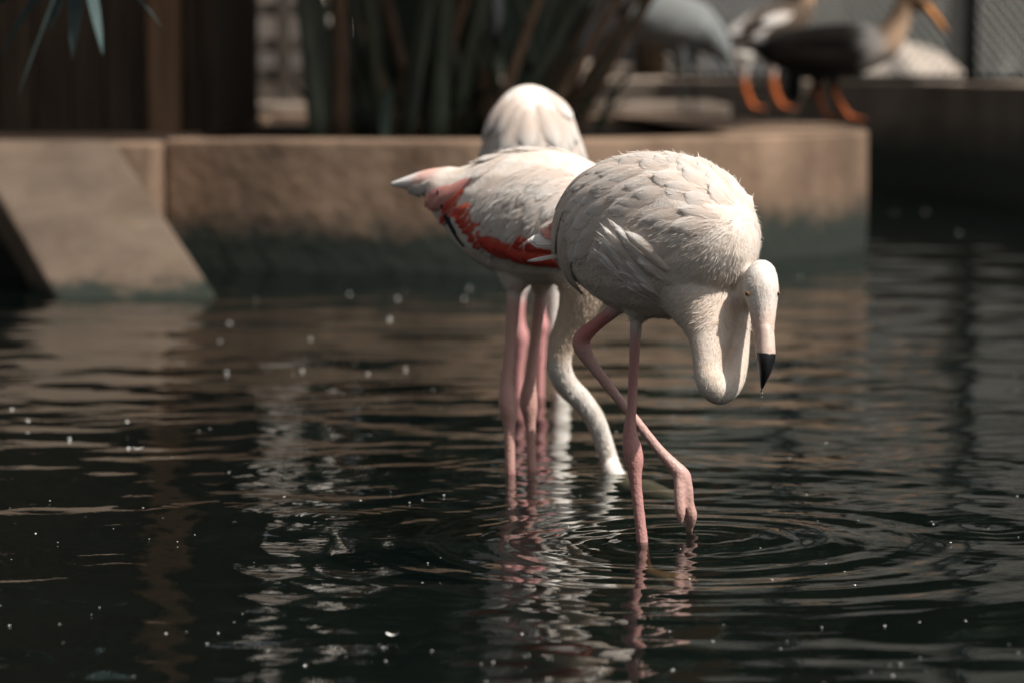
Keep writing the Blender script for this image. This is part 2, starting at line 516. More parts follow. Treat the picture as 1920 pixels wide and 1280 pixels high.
# planter island in the pond
PZ = 0.56
front = [(-1.50, 14.74), (-0.8, 14.54), (0.0, 14.46), (0.55, 14.75), (1.05, 15.2), (1.42, 15.7), (1.66, 16.2), (1.73, 16.6)]
back = [(1.73, 16.6), (1.72, 17.4), (1.5, 18.6), (1.1, 19.8), (0.6, 20.8), (-0.2, 21.4), (-2.0, 21.6), (-2.9, 21.6)]
planter = empty('planter', (0, 16, BED), 'curved concrete planter wall with a mossy foot, holding the palm clump', 'planter')
def ring_part(name, line, z0, z1, thick, mat, sub=4):
    pts = [tuple(p) for p in catmull(line, sub)]
    o = strip_wall(name, pts, z0, z1, thick, mat, None, None)
    o.parent = planter
    o.location = -Vector(planter.location)
    return o
ring_part('front_wall', front, BED, PZ, 0.26, M['wall'])
ring_part('rear_wall', back, BED, PZ - 0.004, 0.30, M['wall'])
soilpts = [(p[0], p[1] + 0.2) for p in front[:-1]] + [(1.55, 16.9)] + [(p[0] - 0.15, p[1] - 0.1) for p in back[1:]]
so = mesh_obj('soil', [(p[0], p[1], 0.50) for p in soilpts], [list(range(len(soilpts)))], M['soil'], planter)
sl = [(p[0], p[1]) for p in front[4:]] + [(p[0], p[1]) for p in back[1:5]]
mesh_obj('corner_slab', [(p[0] - 0.03, p[1] + 0.03, PZ + 0.005) for p in sl[:4]] + [(p[0] - 0.03, p[1], PZ + 0.005) for p in sl[4:]], [list(range(len(sl)))], M['wall'], planter)

# lower wall left of the planter, with the ramp that runs down into the water
pl = MB(); pl.box((-3.1, 14.27, BED), (-1.503, 14.7, PZ - 0.01)); pl.box((-3.1, 14.702, BED), (-1.503, 21.4, 0.54))
o = pl.build('landing', M['wall'], None, bevel=0.015); tag(o, 'brown concrete landing at the top of the ramp, below the timber shed', 'landing')
rm = MB()
tr_, tl_ = Vector((-1.66, 14.25, PZ + 0.012)), Vector((-2.28, 14.25, PZ + 0.012))
br_, bl_ = Vector((-1.06, 12.85, -0.06)), Vector((-1.68, 12.85, -0.06))
tr2, tl2 = tr_ + Vector((0.22, -1.4, -0.63)) * -0.12, tl_ + Vector((0.22, -1.4, -0.63)) * -0.12
th = Vector((0, 0, -0.16))
rm.add([tl_, tr_, br_, bl_, tl_ + th, tr_ + th, br_ + th, bl_ + th], [[0, 3, 2, 1], [4, 5, 6, 7], [0, 1, 5, 4], [1, 2, 6, 5], [2, 3, 7, 6], [3, 0, 4, 7]])
o = rm.build('ramp', M['ramp'], None, bevel=0.02); tag(o, 'sloping concrete slab ramp running down into the pond', 'ramp')

# ------------------------------------------------------------------ birds
def grow_body(name, tubes, parent, voxel, mats, smooth_iter=6, n=20):
    """tubes: list of (rows, colour, slot); rows are (x,y,z,ra,rb). The tubes are fused into one skin."""
    mb = MB()
    samples = []
    for rows, colour, slot in tubes:
        c = catmull(rows, 5)
        c[:, 3:] = np.maximum(c[:, 3:], 0.0015)
        rg = tube_rings([Vector(p[:3]) for p in c], [(p[3], p[4]) for p in c], n)
        v, f = tube_mesh(rg, n)
        mb.add(v, f)
        for i, p in enumerate(c):
            cc = colour(i / (len(c) - 1)) if callable(colour) else colour
            samples.append((p[0], p[1], p[2], 0.5 * (p[3] + p[4]), *cc, slot))
    tmp = mesh_obj('tmp', mb.v, mb.f, None)
    bm = bmesh.new(); bm.from_mesh(tmp.data)
    bmesh.ops.recalc_face_normals(bm, faces=bm.faces)
    bm.to_mesh(tmp.data); bm.free()
    r = tmp.modifiers.new('r', 'REMESH'); r.mode = 'VOXEL'; r.voxel_size = voxel
    s = tmp.modifiers.new('s', 'SMOOTH'); s.iterations = smooth_iter; s.factor = 0.5
    dg = bpy.context.evaluated_depsgraph_get()
    me = bpy.data.meshes.new_from_object(tmp.evaluated_get(dg))
    bpy.data.objects.remove(tmp)
    nv = len(me.vertices)
    co = np.empty(nv * 3, dtype=np.float32); me.vertices.foreach_get('co', co)
    co = co.reshape(-1, 3)
    S = np.array(samples)
    cols = np.empty((nv, 4), dtype=np.float32); slots = np.empty(nv, dtype=np.int32)
    for a in range(0, nv, 4000):
        d = np.linalg.norm(co[a:a + 4000, None, :] - S[None, :, :3], axis=2) - S[None, :, 3]
        near = d.argmin(1)
        slots[a:a + 4000] = S[near, 7].astype(int)
        w = np.exp(-(d - d.min(1, keepdims=True)) / 0.006)
        w /= w.sum(1, keepdims=True)
        cols[a:a + 4000, :3] = w @ S[:, 4:7]
    cols[:, 3] = 1
    bvh = BVHTree.FromPolygons([Vector(p) for p in co.tolist()], [list(p.vertices) for p in me.polygons])
    off = np.array(root_of(parent), dtype=np.float32)
    me.vertices.foreach_set('co', (co - off).ravel())
    at = me.color_attributes.new('col', 'FLOAT_COLOR', 'POINT')
    at.data.foreach_set('color', cols.ravel())
    for m in mats: me.materials.append(m)
    fv = np.empty(len(me.loops), dtype=np.int32); me.loops.foreach_get('vertex_index', fv)
    ls = np.empty(len(me.polygons), dtype=np.int32); me.polygons.foreach_get('loop_start', ls)
    me.polygons.foreach_set('material_index', slots[fv[ls]])
    me.polygons.foreach_set('use_smooth', [True] * len(me.polygons))
    me.update()
    o = bpy.data.objects.new(name, me); COL.objects.link(o); o.parent = parent
    return o, bvh, (co, cols, slots)

def feather(parent, bvh, p, d, L, wd, mat, lift=(-0.002, 0.006), camber=0.004, droop=0.0, nl=7, nw=5, free=0.0, name='feather', curl=0.0, tipw=0.55):
    """one feather laid on the skin: it starts at p, runs along d and lifts off towards its tip"""
    loc, nrm, _, _ = bvh.find_nearest(p)
    if free >= 1.0:      # springs from a point of its own, clear of the skin
        loc, nrm = Vector(p), Vector((0, -.75, .66))
    d = Vector(d); d = (d - nrm * d.dot(nrm)).normalized()
    V, UV = [], []
    q = loc.copy()
    step = L / (nl - 1)
    n_ = nrm.copy()
    for i in range(nl):
        tt = i / (nl - 1)
        s = n_.cross(d).normalized()
        if tt < 0.35: w = 0.62 + 0.38 * (tt / 0.35)
        elif tt < tipw: w = 1.0
        else: w = math.sqrt(max(0.0, 1 - ((tt - tipw) / (1.0 - tipw)) ** 2))
        w = max(w, 0.06) * wd * 0.5
        lf = lift[0] + (lift[1] - lift[0]) * tt ** 1.3 + curl * tt ** 3
        for k in range(nw):
            x = -1 + 2 * k / (nw - 1)
            a = q + s * (w * x)
            g, gn, _, gd = bvh.find_nearest(a)
            if gd > 0.03 or free >= 1.0: b, bn = a, n_
            else:
                b = g.lerp(a, free); bn = gn.lerp(n_, 0.5).normalized()
            V.append(b + bn * (lf + camber * (1 - x * x)))
            UV.append((k / (nw - 1), tt))
        # march on
        nxt = q + d * step + Vector((0, 0, -1)) * (droop * step)
        g, gn, _, gd = bvh.find_nearest(nxt)
        if gd < 0.03 and free < 1.0:
            g2 = g.lerp(nxt, free)
            nd = (g2 - q)
            if nd.length > 0.2 * step: d = nd.normalized()
            q = g2; n_ = gn.lerp(n_, 0.3).normalized()
        else:
            d = (nxt - q).normalized(); q = nxt
        d = (d - n_ * d.dot(n_) * 0.7).normalized()
    F = []
    for i in range(nl - 1):
        for k in range(nw - 1):
            a = i * nw + k
            F.append([a, a + 1, a + nw + 1, a + nw])
    return mesh_obj(name, V, F, mat, parent, True, uvs=UV)

def down(parent, bvh, data, flow, count, length, width, lift, sel, seed=1):
    """short soft plumage: thin hair-like barbs lying along the flow"""
    rng = np.random.default_rng(seed)
    co, cols, slots = data
    idx = np.nonzero((slots == 0) & sel(co))[0]
    if len(idx) == 0: return None
    pick = rng.choice(idx, count)
    V, C = [], []
    for i in pick:
        p = Vector(co[i].tolist()) + Vector(rng.normal(0, 0.003, 3).tolist())
        loc, n_, _, _ = bvh.find_nearest(p)
        d = flow(loc)
        d = d - n_ * d.dot(n_)
        if d.length < 1e-5: continue
        d = (d.normalized() + Vector(rng.normal(0, 0.15, 3).tolist())).normalized()
        s = n_.cross(d).normalized()
        L = length * rng.uniform(0.6, 1.4); w = width * rng.uniform(0.6, 1.3)
        b = loc - n_ * 0.001
        m = loc + d * (L * 0.5) + n_ * (lift * 0.8)
        e = loc + d * L + n_ * lift * rng.uniform(0.5, 1.5)
        V += [b - s * w, b + s * w, m + s * w * 0.7, m - s * w * 0.7, e]
        f = rng.uniform(0.86, 1.1)
        C += [[min(1, c * f) for c in cols[i, :3]] + [1]] * 5
    F = []
    for k in range(len(V) // 5):
        F += [[5 * k, 5 * k + 1, 5 * k + 2, 5 * k + 3], [5 * k + 3, 5 * k + 2, 5 * k + 4]]
    o = mesh_obj('down', V, F, M['down'], parent, True)
    at = o.data.color_attributes.new('col', 'FLOAT_COLOR', 'POINT')
    at.data.foreach_set('color', np.array(C, dtype=np.float32).ravel())
    o['kind'] = 'stuff'
    return o

def strands(parent, flow, count, length, width, lift, seed, tint=((0.84, 0.795, 0.745), (0.80, 0.69, 0.60))):
    """loose barbs lying over the contour feathers"""
    rng = np.random.default_rng(seed)
    off = root_of(parent)
    V, F = [], []
    for ch in parent.children:
        if ch.name.split('.')[0] != 'feather' or ch.data.materials[0].name not in ('feather_cream', 'feather_white'): continue
        b = len(V)
        V += [v.co + off for v in ch.data.vertices]
        F += [[b + i for i in p.vertices] for p in ch.data.polygons]
    bv = BVHTree.FromPolygons(V, F)
    O, C, Q = [], [], []
    for i in rng.integers(0, len(F), count):
        f = F[i]
        w = rng.dirichlet((1, 1, 1, 1))
        p = V[f[0]] * w[0] + V[f[1]] * w[1] + V[f[2]] * w[2] + V[f[3]] * w[3]
        n_ = (V[f[2]] - V[f[0]]).cross(V[f[3]] - V[f[1]])
        if n_.length < 1e-12: continue
        n_.normalize()
        d = ((V[f[3]] - V[f[0]]) + (V[f[2]] - V[f[1]])).normalized() * 0.8 + flow(p).normalized() * 0.35
        d = d - n_ * d.dot(n_)
        if d.length < .05: continue
        d = (d.normalized() + Vector(rng.normal(0, 0.16, 3).tolist())).normalized()
        s = n_.cross(d).normalized()
        L = length * rng.uniform(.5, 1.4); wd = width * rng.uniform(.6, 1.3)
        m = p + d * L * .5 + n_ * lift; e = p + d * L + n_ * lift * rng.uniform(-.6, .8)
        b = len(O)
        O += [p - s * wd * .6 - n_ * .0003, p + s * wd * .6 - n_ * .0003, m + s * wd, m - s * wd, e]
        Q += [[b, b + 1, b + 2, b + 3], [b + 3, b + 2, b + 4]]
        k = rng.random() * .7; g = rng.uniform(.9, 1.1)
        C += [[min(1, (tint[0][j] * (1 - k) + tint[1][j] * k) * g) for j in range(3)] + [1]] * 5
    o = mesh_obj('down', O, Q, M['down'], parent, True)
    at = o.data.color_attributes.new('col', 'FLOAT_COLOR', 'POINT')
    at.data.foreach_set('color', np.array(C, dtype=np.float32).ravel())
    o['kind'] = 'stuff'
    return o

def sphere(name, c, r, mat, parent=None, scale=(1, 1, 1), seg=12):
    bm = bmesh.new()
    bmesh.ops.create_uvsphere(bm, u_segments=seg, v_segments=max(6, seg * 2 // 3), radius=1)
    v = [(c[0] + p.co.x * r * scale[0], c[1] + p.co.y * r * scale[1], c[2] + p.co.z * r * scale[2]) for p in bm.verts]
    bm.verts.index_update()
    f = [[q.index for q in p.verts] for p in bm.faces]
    bm.free()
    return mesh_obj(name, v, f, mat, parent, True)

CREAM = (0.83, 0.78, 0.725)
CREAM2 = (0.79, 0.715, 0.645)
BEIGE = (0.70, 0.56, 0.43)
PINK = (0.55, 0.30, 0.275)
PINKD = (0.46, 0.22, 0.21)
PALEPINK = (0.62, 0.41, 0.36)
def px(rows, Y0):
    """(u, v, dY, radius in metres [, second radius]) -> (x, y, z, ra, rb)"""
    out = []
    for r in rows:
        p = W(r[0], r[1], Y0 + r[2])
        out.append((p.x, p.y, p.z, r[3], r[4] if len(r) > 4 else r[3]))
    return out
def foot_rows(ankle, z, heading, spread=0.05, length=0.085):
    """three webbed toes resting on the pond bed"""
    out = []
    h = Vector((heading[0], heading[1], 0)).normalized()
    s = Vector((-h.y, h.x, 0))
    for k in (-1, 0, 1):
        e = Vector((ankle[0], ankle[1], z + 0.008)) + h * length * (1 if k == 0 else 0.85) + s * (spread * k)
        a = Vector((ankle[0], ankle[1], z + 0.02))
        out.append([(a.x, a.y, a.z, 0.011, 0.011), (*(a.lerp(e, 0.5)), 0.009, 0.008), (*e, 0.005, 0.005)])
    return out

# ---- flamingo with the U-bent neck, standing on one leg
Y1 = 6.42
YH = Y1 + 0.055      # depth datum of the head
b1 = empty('flamingo', (G(1205, 1020).x, Y1, BED), 'cream flamingo with neck bent in a U, bill dripping, one pink leg lifted', 'flamingo', None)
psi = math.radians(60)
h1 = Vector((math.cos(psi), -math.sin(psi), 0))
C1 = W(1236, 441, Y1)
def trunk_rows(C, h, prof):
    out = []
    for q, dz, w, hgt in prof:
        p = C + h * q + Vector((0, 0, dz))
        out.append((p.x, p.y, p.z, w, hgt))
    return out
prof1 = [(-0.315, -0.035, 0.012, 0.012), (-0.275, -0.03, 0.056, 0.06), (-0.22, -0.018, 0.092, 0.105), (-0.135, -0.002, 0.124, 0.142), (-0.03, 0.0, 0.138, 0.156),
         (0.07, 0.0, 0.135, 0.153), (0.15, -0.002, 0.117, 0.136), (0.21, -0.004, 0.086, 0.102), (0.252, -0.004, 0.056, 0.066), (0.275, -0.004, 0.02, 0.022)]
tubes = [(trunk_rows(C1, h1, prof1), lambda t: CREAM2, 0)]
tubes.append((px([(1268, 425, -0.05, 0.132), (1298, 478, -0.09, 0.114), (1316, 532, -0.13, 0.092), (1327, 580, -0.165, 0.066), (1331, 622, -0.195, 0.045), (1329, 660, -0.218, 0.0325), (1328, 690, -0.230, 0.0275), (1333, 716, -0.240, 0.027),
                  (1350, 731, -0.232, 0.0275), (1367, 712, -0.208, 0.0285), (1377, 675, -0.188, 0.0262), (1384, 630, -0.178, 0.0225), (1390, 580, -0.178, 0.020), (1399, 548, -0.200, 0.019), (1412, 524, -0.222, 0.021), (1422, 522, -0.235, 0.02)], Y1),
              lambda t: CREAM2 if t < 0.15 else ((0.78, 0.67, 0.575) if t < 0.42 else (0.80, 0.715, 0.63)), 0))
tubes.append((px([(1426, 493, -0.282, 0.012), (1427, 503, -0.288, 0.0245), (1427, 520, -0.293, 0.030, 0.034), (1427, 542, -0.298, 0.0325, 0.036), (1429, 564, -0.303, 0.029, 0.032), (1432, 584, -0.309, 0.0235, 0.027), (1434, 604, -0.317, 0.0188, 0.022), (1435, 626, -0.326, 0.0160, 0.019), (1436, 640, -0.330, 0.013, 0.016)], YH),
              lambda t: (0.84, 0.80, 0.75) if t < 0.5 else ((0.80, 0.68, 0.60) if t < .72 else (0.72, 0.55, 0.47)), 0))
# standing leg and the thigh above it
gx = G(1205, 1020)
tubes.append((px([(1208, 545, 0.0, 0.075), (1200, 575, 0.0, 0.042), (1194, 596, 0.0, 0.018)], Y1), CREAM2, 0))
tubes.append((px([(1194, 592, 0.0, 0.0135), (1192, 615, 0.0, 0.0118), (1188, 700, 0.0, 0.0102), (1184, 770, 0.0, 0.0102), (1181, 808, 0.0, 0.0135), (1185, 838, 0.0, 0.0185), (1189, 862, 0.0, 0.0185),
                  (1190, 885, 0.0, 0.0145), (1193, 915, 0.0, 0.0118), (1200, 975, 0.0, 0.0112), (1205, 1020, 0.0, 0.0118)], Y1) + [(gx.x + 0.004, Y1, -0.03, 0.0118, 0.0118), (gx.x + 0.010, Y1, BED + 0.012, 0.014, 0.014)],
              lambda t: PINK if abs(t - 0.5) > 0.1 else (0.60, 0.32, 0.29), 1))
for fr_ in foot_rows((gx.x + 0.010, Y1), BED, (0.95, -0.3), .045, .10): tubes.append((fr_, (0.62, 0.42, 0.26), 1))
# lifted leg
tubes.append((px([(1200, 545, 0.05, 0.06), (1172, 566, 0.06, 0.024), (1160, 574, 0.065, 0.0155)], Y1), CREAM2, 0))
tubes.append((px([(1170, 567, 0.062, 0.0145), (1150, 583, 0.07, 0.0138), (1120, 607, 0.085, 0.0132), (1098, 626, 0.095, 0.0160), (1089, 640, 0.10, 0.0175), (1094, 657, 0.10, 0.0165), (1108, 680, 0.10, 0.0128), (1140, 722, 0.10, 0.0108),
                  (1190, 785, 0.10, 0.0102), (1235, 842, 0.10, 0.0108), (1262, 872, 0.10, 0.0140), (1278, 890, 0.10, 0.0165), (1284, 905, 0.10, 0.015)], Y1),
              lambda t: (0.62, 0.24, 0.22) if t < 0.35 else PALEPINK, 1))
for rows in ([(1281, 888, .10, .0150), (1289, 918, .10, .0118), (1291, 945, .105, .0118), (1295, 966, .11, .0132), (1293, 988, .12, .0085), (1293, 1006, .13, .005)],
             [(1275, 886, .10, .0140), (1274, 915, .088, .0110), (1274, 940, .084, .0104), (1276, 960, .083, .0104), (1276, 984, .085, .004)]):
    tubes.append((px(rows, Y1), PALEPINK, 1))
body1, bvh1, data1 = grow_body('body', tubes, b1, 0.0040, [M['plumage'], M['legskin']], 9)
right1 = Vector((-math.sin(psi), -math.cos(psi), 0))
up = Vector((0, 0, 1))

def coat(parent, bvh, C, h, side, prof, rows, seed, mat_pick, size=(0.075, 0.042), jitter=0.35):
    """shingled contour feathers over back and flanks. rows: list of (q, th0, th1, count, length, width, droop)"""
    rg = random.Random(seed)
    A = catmull(prof, 6)
    made = []
    for (q, th0, th1, cnt, L, wd, dr) in rows:
        i = int(np.abs(A[:, 0] - q).argmin())
        for k in range(cnt):
            f = (k + 0.5 + rg.uniform(-jitter, jitter)) / cnt
            th = math.radians(th0 + (th1 - th0) * f)
            qq = q + rg.uniform(-0.014, 0.014)
            w, hg, dz = A[i, 2], A[i, 3], A[i, 1]
            p = C + h * qq + side * (math.sin(th) * w) + up * (dz + math.cos(th) * hg)
            d = -h + Vector((0, 0, -dr * abs(math.sin(th)))) + side * (0.12 * math.sin(th)) + Vector((rg.gauss(0, .13), rg.gauss(0, .13), rg.gauss(0, .13)))
            made.append((p, d, L * rg.uniform(0.85, 1.35), wd * rg.uniform(0.75, 1.2), th, qq))
    rg.shuffle(made)
    for p, d, L, wd, th, qq in made:
        feather(parent, bvh, p, d, L, wd, mat_pick(rg, th, qq), lift=(-0.002, rg.uniform(0.0008, 0.0027) + (rg.random() < .10) * .003), camber=rg.uniform(0.0012, 0.0028), droop=0.0, tipw=rg.uniform(.25, .45))

# theta: 0 = back ridge, + = the side seen from the pond's near edge
rows1 = []
for j, q in enumerate(np.linspace(0.25, -0.30, 18)):
    t_ = (0.24 - q) / 0.54
    lo, hi = -75, 88 - 22 * max(0, (0.12 - abs(q + 0.02)) / 0.12) * 0
    cnt = int(9 + 7 * math.sin(math.pi * min(1, 0.15 + t_ * 0.85)))
    rows1.append((q, lo, hi, cnt, 0.070 + 0.065 * t_, 0.043 + 0.008 * t_, 0.25 + 1.1 * t_))
def pick1(rg, th, q):
    return M['feather']
coat(b1, bvh1, C1, h1, right1, prof1, rows1, 3, pick1)
# long drooping feathers over the rump and the wing point
rg = random.Random(5)
for k in range(16):
    f = k / 15
    p = C1 - h1 * (0.13 + 0.10 * rg.random()) + right1 * (0.115 * math.sin(math.radians(20 + 75 * f))) + up * (0.13 * math.cos(math.radians(20 + 75 * f)))
    feather(b1, bvh1, p, -h1 * (1.0) + up * (-0.9 - 0.8 * f), rg.uniform(0.13, 0.17), rg.uniform(0.034, 0.044), M['feather'], lift=(0.0, 0.010), camber=0.005, nl=9, free=0.25)
for k in range(3):
    p = C1 - h1 * (0.225 + 0.015 * k) + right1 * (0.04 + 0.02 * k) + up * 0.035
    feather(b1, bvh1, p, -h1 * 0.55 + up * -1.0 + right1 * 0.05, 0.155, 0.022, M['feather'], lift=(0.002, 0.014), camber=0.003, nl=9, free=0.5, tipw=0.3)
for k in range(2):
    p = C1 - h1 * 0.255 + right1 * (0.055 + 0.012 * k) + up * (-0.02)
    feather(b1, bvh1, p, -h1 * 0.4 + up * -1.0, 0.075, 0.016, M['feather_pink' if k else 'feather_black'], lift=(0.004, 0.006), free=0.4)
# fluffed flank feathers that curl up over the wing edge
fl = [(1292, 470, 158, .10, .040), (1278, 480, 155, .11, .038), (1262, 490, 152, .115, .036), (1243, 500, 151, .115, .036), (1224, 509, 150, .11, .034), (1207, 519, 150, .105, .033), (1192, 531, 152, .10, .032), (1180, 545, 158, .09, .030), (1172, 556, 166, .075, .028),
      (1300, 500, 156, .08, .036), (1270, 515, 156, .085, .034), (1245, 527, 156, .085, .033), (1222, 540, 158, .08, .032), (1205, 556, 164, .075, .030), (1300, 530, 158, .075, .034), (1262, 550, 162, .075, .032), (1235, 568, 168, .07, .030)]
for k, (u, v, ang, L, wd) in enumerate(fl):
    p = W(u, v, Y1 - 0.13)
    a = math.radians(ang + rg.uniform(-4, 4))
    d = Vector((math.cos(a), -0.1, math.sin(a)))
    top_row = k < 9
    feather(b1, bvh1, p, d, L * rg.uniform(.92, 1.1), wd * .85, M['feather_white'] if k % 3 else M['feather'], lift=(-0.004, 0.011 if top_row else 0.005), camber=0.007 if top_row else .005, curl=0.006 if top_row else 0.0, nl=8, tipw=.4)
    p2 = W(u + rg.uniform(-9, 9), v + rg.uniform(-9, 9), Y1 - 0.13)
    feather(b1, bvh1, p2, d + Vector((rg.gauss(0, .1), 0, rg.gauss(0, .12))), L * rg.uniform(.7, 1.0), wd * .6, M['feather'] if k % 2 else M['feather_white'], lift=(-0.003, 0.009), camber=0.004, nl=7, tipw=.35)
# tail
for k, (u, v, dv_, L, wd, mt) in enumerate([(1092, 452, -.10, .085, .030, 'feather_white'), (1090, 458, -.02, .080, .028, 'feather_white'), (1090, 446, -.16, .080, .030, 'feather_white'), (1092, 464, .08, .075, .024, 'feather_white'), (1094, 438, -.05, .066, .030, 'feather_pink'), (1096, 430, .05, .056, .026, 'feather_pink'), (1088, 470, -.45, .085, .010, 'feather_white')]):
    feather(b1, bvh1, W(u - 4, v + 2, Y1 + 0.17), Vector((-1, .1, dv_)), L * 1.22, wd * 1.15, M[mt], lift=(0, 0.003), free=1.0, name='tail_feather', tipw=.72)
# soft short plumage: breast, belly, neck, head
def flow1(p):
    if p.z < C1.z - 0.16 or p.x > W(1395, 500, Y1).x:
        return Vector((0.02, 0.1, -1.0)) if p.x < W(1352, 700, Y1).x else Vector((0.0, 0.1, -1.0))
    return -h1 + Vector((0, 0, -0.5))
def slim1(c):      # neck and head
    ux = 960 + FPX * c[:, 0] / c[:, 1]
    return (ux > 1388) & (c[:, 1] < Y1 - .2) | ((c[:, 2] < W(1330, 610, Y1 - .17).z) & (ux > 1260))
down(b1, bvh1, data1, flow1, 20000, 0.014, 0.0006, 0.0012, lambda c: (c[:, 2] < C1.z + 0.04) & ~slim1(c), 1)
down(b1, bvh1, data1, flow1, 12000, 0.0055, 0.0004, 0.0006, slim1, 4)

strands(b1, flow1, 10000, 0.018, 0.00045, 0.0004, 31)
strands(b1, flow1, 700, 0.020, 0.00035, 0.0040, 33)

# bill: pale base, black hooked tip, thinner lower half behind it
def bill_part(name, rows, Y, mat, parent, n=14):
    c = catmull(px(rows, Y), 4)
    c[:, 3:] = np.maximum(c[:, 3:], 0.0008)
    v, f = tube_mesh(tube_rings([Vector(p[:3]) for p in c], [(p[3], p[4]) for p in c], n), n)
    return mesh_obj(name, v, f, mat, parent, True)
bill = bill_part('bill', [(1433, 596, -0.312, .0110, .013), (1434, 612, -0.322, .0150, .018), (1436, 634, -0.332, .0160, .0185), (1437, 655, -0.340, .0163, .018), (1437, 664, -0.342, .0166, .018)], YH, M['bill_pink'], b1)
tipc = bill_part('bill_tip', [(1437, 662, -0.342, .0172, .0185), (1436, 676, -0.343, .0160, .0185), (1434, 695, -0.342, .0118, .016), (1431, 712, -0.338, .0066, .011), (1429, 724, -0.332, .0030, .006), (1428, 728, -0.328, .0012, .002)], YH, M['bill_black'], bill)
lowm = bill_part('lower_mandible', [(1416, 572, -0.296, .012, .012), (1419, 600, -0.304, .0105, .012), (1424, 635, -0.314, .0095, .012), (1427, 662, -0.325, .0090, .011), (1430, 690, -0.330, .006, .008)], YH, M['bill_pink'], bill)
for (u, v, dy, s) in ((1402, 551, -0.318, 1), (1457, 551, -0.310, 1)):
    e = sphere('eye', W(u, v, YH + dy), 0.0052, M['eye_iris'], b1)
    sphere('pupil', W(u + (-1.5 if u < 1430 else 1.5), v, YH + dy - 0.0026), 0.0034, M['eye_dark'], e)

# drops falling from the bill
for (u, v, r, lb) in ((1428, 734, .0032, 'clear water drop just leaving the black bill tip'), (1428, 742, .0026, 'clear water drop falling in the middle of three below the bill'), (1427, 761, .0022, 'clear water drop falling lowest of three below the bill')):
    t = None
    if 'drop' not in M:
        t = NT('water_drop'); g = t.n('ShaderNodeBsdfGlass', Roughness=0.0, IOR=1.33); M['drop'] = t.done(g.outputs[0])
    o = sphere('water_drop', (0, 0, 0), r, M['drop'], None, (0.9, 0.9, 1.15)); o.location = W(u, v, YH - 0.33)
    tag(o, lb, 'water drop', 'drops falling from the bill')

# ---- flamingo with its head under water, pale wings edged in red
Y2 = 7.50
b2 = empty('flamingo', (G(975, 888).x, Y2, BED), 'flamingo with red-edged wing and pink tail, head dipped under the water', 'flamingo', None)
trunk2 = px([(733, 346, .16, .006, .005), (760, 344, .15, .020, .014), (800, 343, .13, .040, .030), (830, 352, .11, .062, .050), (855, 366, .09, .080, .070), (900, 384, .06, .108, .108), (950, 398, .02, .128, .136), (1000, 404, -.02, .136, .148),
             (1050, 412, -.06, .136, .146), (1090, 428, -.09, .122, .132), (1125, 450, -.12, .090, .100), (1145, 465, -.14, .05, .055), (1155, 470, -.15, .015, .015)], Y2)
tubes = [(trunk2, lambda t: (0.84, 0.82, 0.79) if t < .17 else ((0.82, 0.45, 0.38) if t < .3 else CREAM2), 0)]
n2 = px([(1075, 470, -.08, .095), (1092, 525, -.10, .064), (1086, 565, -.10, .046), (1068, 610, -.09, .0335), (1052, 650, -.08, .0285), (1049, 690, -.07, .0270), (1063, 722, -.05, .0262), (1090, 750, -.02, .0245), (1115, 785, .0, .0225), (1132, 830, .02, .0212), (1144, 868, .03, .0210)], Y2)
hd = G(1156, 888)
n2 += [(hd.x, hd.y, -0.008, .021, .021), (hd.x + .03, hd.y - .01, -0.030, .022, .022), (hd.x + .065, hd.y - .02, -0.036, .026, .026), (hd.x + .10, hd.y - .03, -0.044, .020, .022), (hd.x + .13, hd.y - .035, -0.052, .013, .015)]
tubes.append((n2, lambda t: BEIGE if t < .3 else CREAM, 0))
tubes.append((px([(975, 470, -.02, .075), (968, 515, -.03, .045), (964, 545, -.03, .019)], Y2), CREAM2, 0))
tubes.append((px([(1025, 480, .03, .06), (1016, 520, .03, .035), (1013, 545, .03, .017)], Y2), CREAM2, 0))
for rows, Yd in (([(964, 540, -.03, .0155), (962, 580, -.03, .0148), (957, 650, -.03, .0130), (951, 710, -.03, .0145), (951, 745, -.03, .0205), (954, 770, -.03, .0205), (955, 800, -.03, .0138), (956, 840, -.03, .0120), (957, 888, -.03, .0120)], -.03),
                 ([(1013, 540, .03, .0150), (1010, 580, .03, .0140), (1002, 650, .03, .0128), (994, 710, .03, .0145), (991, 742, .03, .0195), (992, 765, .03, .0195), (994, 795, .03, .0130), (996, 840, .03, .0115), (998, 886, .03, .0115)], .03)):
    r = px(rows, Y2)
    e = r[-1]
    r += [(e[0] + .002, e[1], -0.03, .0115, .0115), (e[0] + .004, e[1], BED + .012, .013, .013)]
    tubes.append((r, lambda t: (0.60, 0.37, 0.32) if t < .8 else PINKD, 1))
    for fr_ in foot_rows((e[0] + .004, e[1]), BED, (0.9, -0.3)): tubes.append((fr_, PINKD, 1))
body2, bvh2, data2 = grow_body('body', tubes, b2, 0.0046, [M['plumage'], M['legskin']])
rg = random.Random(9)
def F2(u, v, ang, L, wd, mat, dy=-0.16, **kw):
    a = math.radians(ang)
    return feather(b2, bvh2, W(u, v, Y2 + dy), Vector((math.cos(a), kw.pop('yd', 0.15), -math.sin(a))), L, wd, mat, **kw)
